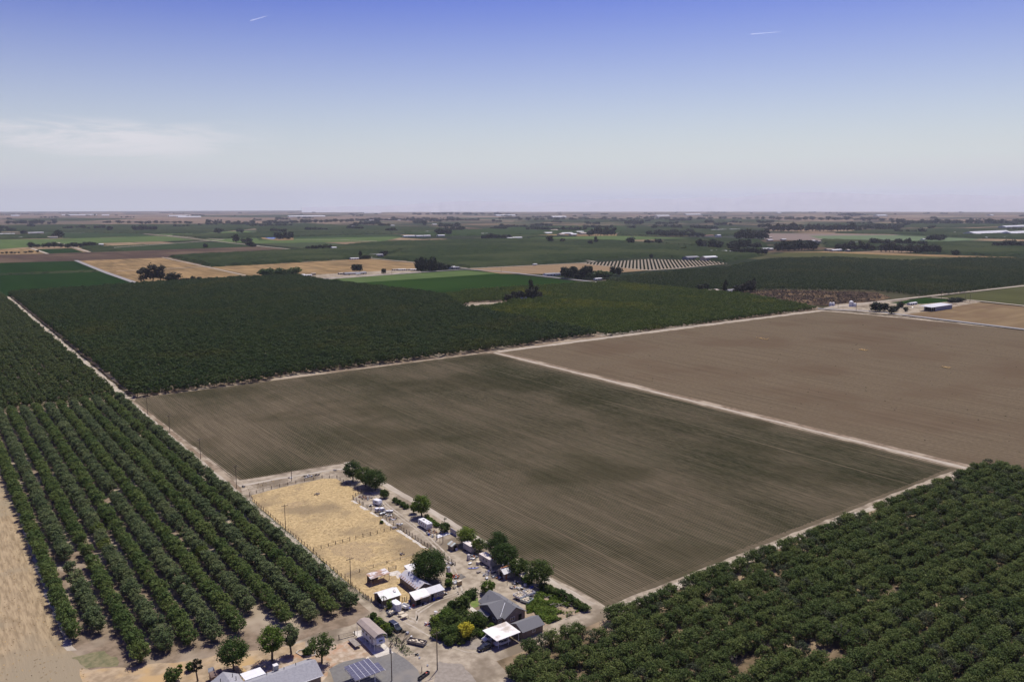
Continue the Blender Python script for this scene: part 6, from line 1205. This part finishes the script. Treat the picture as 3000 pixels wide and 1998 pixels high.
bld('bright white shed alone in the dark orchard', 'F2', 715, 415, 13, 11, 6); bld('long low white shed beside the lone white shed', 'F2', 770, 414, 20, 5, 2); bld('white house by the pond', 'F2', 222, 318, 14, 8, 4)
bld('grey barn in the pasture beside the striped young orchard', 'F3', 1645, 503, 38, 16, 4.5, m_gfar, m_gfar); bld('white barn right of the striped young orchard', 'F3', 1810, 513, 40, 15, 7, m_wfar, m_tfar); bld('white trucks shed at the corner of the tan field', 'F3', 210, 560, 9, 4, 3); bld('white flat roof in the pasture', 'F3', 1852, 438, 24, 9, 3.5)
for k, (px, py, L) in enumerate(((2190, 405, 24), (1945, 442, 20), (2020, 445, 16), (2150, 440, 20), (2310, 420, 18), (2345, 418, 12))): bld('%s white farm roof among the right pasture trees' % ['first', 'second', 'third', 'fourth', 'fifth', 'sixth'][k], 'F3', px, py, L, 10, 4, None, m_tfar)
for k, (px, py, L) in enumerate(((500, 275, 60), (385, 245, 40), (620, 262, 40), (650, 275, 30), (560, 285, 30), (730, 255, 34), (330, 272, 40), (450, 285, 24))): bld('%s shed of the farm cluster in the centre distance' % ['largest white', 'second', 'third', 'fourth', 'fifth', 'sixth', 'seventh', 'eighth'][k], 'F3', px, py, L, 22, 5, m_wfar if k % 2 == 0 else m_tfar, m_tfar)
bld('white sheds at the left end of the pale field', 'F3', 45, 316, 40, 14, 5); bld('white house at the right road houses', 'F3', 1895, 298, 20, 14, 7); bld('red-brown row of houses along the centre right road', 'F3', 1800, 294, 60, 12, 4, mat('red_roof', (.30, .16, .12), (.26, .14, .1), .1), m_tfar)
bld('long pale sheds in the right middle fields', 'F3', 1900, 240, 110, 16, 4); bld('second long pale shed in the right middle fields', 'F3', 2050, 236, 80, 16, 4)
for k, (px, py, L) in enumerate(((560, 425, 28), (640, 430, 26), (600, 433, 20), (730, 432, 12), (20, 420, 16), (15, 335, 26), (15, 312, 18), (400, 343, 30), (140, 330, 24), (465, 348, 16))): bld('%s farm shed of the right distance, counted along the dirt road' % ['first', 'second', 'third', 'fourth', 'fifth', 'sixth', 'seventh', 'eighth', 'ninth', 'tenth'][k], 'F4', px, py, L, 10, 4, m_wfar if k % 3 else m_tfar, m_tfar)
for k, (px, py) in enumerate(((815, 360), (1040, 368), (1095, 374), (1165, 378), (1220, 386), (1270, 384), (1345, 376), (1430, 328))): bld('%s white house in the right orchard row' % ['first', 'second', 'third', 'fourth', 'fifth', 'sixth', 'seventh', 'eighth'][k], 'F4', px, py, 20, 11, 4)
for k, (px, py, L, D) in enumerate(((2020, 272, 330, 60), (2280, 274, 180, 60), (2250, 208, 260, 40))): bld(['long bright white greenhouse at the right', 'greyer greenhouse adjoining at the right edge', 'distant greenhouse strip at the right edge'][k], 'F4', px, py, L, D, 4, None, None, cat='greenhouse', name='greenhouse')
for k, (px, py) in enumerate(((2010, 312), (2040, 312), (2110, 312), (2135, 302), (2170, 312), (1915, 232), (1720, 265))): bld('small white building by the right greenhouses, no. %s from the left' % ['three', 'four', 'five', 'six', 'seven', 'two', 'one'][k], 'F4', px, py, 20, 12, 4)
for k, (px, py, L) in enumerate(((195, 312, 60), (60, 278, 60), (20, 278, 40), (300, 266, 34), (360, 264, 34), (930, 376, 12), (735, 210, 30))): bld(['long pale poultry shed at the left', 'farm roof at the left edge', 'second farm roof at the left edge', 'dark roofed shed behind the poultry shed', 'light roofed shed behind the poultry shed', 'tiny house on the farm lane', 'small white house in the left orchard'][k], 'F1', px, py, L, 12, 4)
b_ = bld('second long low poultry shed at the left', 'F1', 380, 308, 110, 12, 3.5, m_tfar)
for k, (c, px, py, L) in enumerate((('F1', 730, 100, 900), ('F1', 1650, 108, 520), ('F1', 1740, 119, 500), ('F1', 140, 106, 200), ('F1', 970, 102, 180), ('F2', 465, 113, 900), ('F2', 1070, 79, 700), ('F2', 1640, 72, 400), ('F2', 2290, 104, 600), ('F3', 1380, 107, 420), ('F3', 1660, 95, 600), ('F3', 425, 118, 380), ('F4', 1035, 105, 420), ('F4', 2045, 103, 120), ('F4', 95, 78, 200), ('F3', 1350, 130, 60))):
    bld('white line of dairy sheds on the horizon, ' + ['far left', 'left of the dust plume', 'lower left of the dust plume', 'at the left edge', 'right of the far left one', 'left of the far town', 'above the far town', 'hazy above the town trees', 'in the hazy centre', 'right of centre', 'farther right of centre', 'just left of centre right smoke', 'beside the wooded knoll', 'near the right edge', 'at centre right edge', 'small one right of centre'][k], c, px, py, L * .5, 60, 6, cat='dairy sheds')
for k in range(22): bld('small house of the far town among its trees', 'F2', 930 + k * 26 + rng.uniform(-8, 8), 148 + rng.uniform(-10, 5), 26, 16, 5, m_wfar if k % 2 else m_tfar, m_tfar, group='houses of the far town', cat='house', name='town_house')
for k, (px, py) in enumerate(((1580, 257), (1620, 258), (1385, 298), (1430, 297), (1500, 297), (1570, 295), (2100, 277), (2300, 316), (2340, 318), (1700, 292), (1750, 186), (1640, 186), (1250, 197), (890, 205))): bld('%s pale house of the centre plain' % ['first', 'second', 'third', 'fourth', 'fifth', 'sixth', 'seventh', 'eighth', 'ninth', 'tenth', 'eleventh', 'twelfth', 'thirteenth', 'fourteenth'][k], 'F2', px, py, 30, 14, 4)
sheet('pond_bank', P('F2', (25, 288), (60, 275), (200, 276), (345, 300), (345, 328), (200, 332), (60, 318)), 1.0, m_wheat)
sheet('pond', P('F2', (72, 302), (90, 292), (150, 289), (196, 294), (188, 310), (160, 320), (115, 316)), 1.2, mat('pond_water', (.05, .10, .30), (.06, .12, .32), .01, .25, spec=.4))
# ================================================================== HILLS, CONTRAILS, HAZE
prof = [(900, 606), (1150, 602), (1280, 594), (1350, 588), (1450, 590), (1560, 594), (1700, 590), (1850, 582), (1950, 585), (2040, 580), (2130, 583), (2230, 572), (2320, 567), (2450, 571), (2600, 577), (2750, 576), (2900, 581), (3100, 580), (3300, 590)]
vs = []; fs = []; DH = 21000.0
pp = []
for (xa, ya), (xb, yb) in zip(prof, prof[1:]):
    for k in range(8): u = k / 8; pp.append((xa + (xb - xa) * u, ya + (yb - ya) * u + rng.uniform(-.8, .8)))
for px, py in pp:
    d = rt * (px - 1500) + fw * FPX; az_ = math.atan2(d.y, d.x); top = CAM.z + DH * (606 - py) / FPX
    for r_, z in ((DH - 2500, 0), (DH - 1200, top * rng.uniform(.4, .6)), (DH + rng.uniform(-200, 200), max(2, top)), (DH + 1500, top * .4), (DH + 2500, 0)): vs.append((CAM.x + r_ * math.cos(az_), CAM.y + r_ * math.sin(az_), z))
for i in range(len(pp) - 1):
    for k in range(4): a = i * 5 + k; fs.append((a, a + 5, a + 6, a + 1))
me = bpy.data.meshes.new('hills'); me.from_pydata(vs, [], fs); me.materials.append(mat('hill_haze_tint', (.46, .465, .47), (.43, .435, .44), .002)); me.shade_smooth(); tag(ob('hills', me), kind='structure')  # hills almost as pale as the sky: distance haze put into their colour
m_con = bpy.data.materials.new('contrail_ice'); m_con.use_nodes = True; t_ = m_con.node_tree; t_.nodes.clear(); d1 = N(t_, 'ShaderNodeBsdfDiffuse'); d1.inputs[0].default_value = (.9, .9, .9, 1); d2 = N(t_, 'ShaderNodeBsdfTranslucent'); d2.inputs[0].default_value = (.9, .9, .9, 1)
a_ = N(t_, 'ShaderNodeAddShader'); t_.links.new(d1.outputs[0], a_.inputs[0]); t_.links.new(d2.outputs[0], a_.inputs[1]); tr_ = N(t_, 'ShaderNodeBsdfTransparent'); mm_ = N(t_, 'ShaderNodeMixShader'); mm_.inputs[0].default_value = .11
t_.links.new(tr_.outputs[0], mm_.inputs[1]); t_.links.new(a_.outputs[0], mm_.inputs[2]); oo = N(t_, 'ShaderNodeOutputMaterial'); t_.links.new(mm_.outputs[0], oo.inputs[0])
def contrail(label, p0, p1, w0, w1, D=34000):
    def at(p): d = (rt * (p[0] - 1500) + up * (999 - p[1]) + fw * FPX).normalized(); return CAM + d * D
    a, q = at(p0), at(p1); mid = (a + q) / 2; b = MB(); n = 8
    for k in range(n):
        u0, u1 = k / n, (k + 1) / n; b.tube(a + (q - a) * u0 - mid, a + (q - a) * u1 - mid, w0 + (w1 - w0) * u0, w0 + (w1 - w0) * u1 if k < n - 1 else 2, 6)
    return solo('contrail', b, m_con, label, 'contrail', tuple(mid))
contrail('short white contrail high in the left half of the sky', (733, 62), (785, 47), 22, 10); contrail('short white contrail high in the right half of the sky', (2200, 101), (2290, 94), 20, 8)
HB = 25500
hz = bpy.data.materials.new('haze'); hz.use_nodes = True; t_ = hz.node_tree; t_.nodes.clear(); pv = N(t_, 'ShaderNodeVolumePrincipled'); pv.inputs['Color'].default_value = (.80, .84, .98, 1); pv.inputs['Density'].default_value = 3.5e-5; pv.inputs['Anisotropy'].default_value = 0.3
oo = N(t_, 'ShaderNodeOutputMaterial'); t_.links.new(pv.outputs[0], oo.inputs['Volume'])
hb = ob('haze', MB().box(-S - 500, -S - 500, -1.0, S + 500, S + 500, 560).mesh('haze', hz)); tag(hb, 'thin pale blue haze over the whole plain', 'haze', kind='stuff')
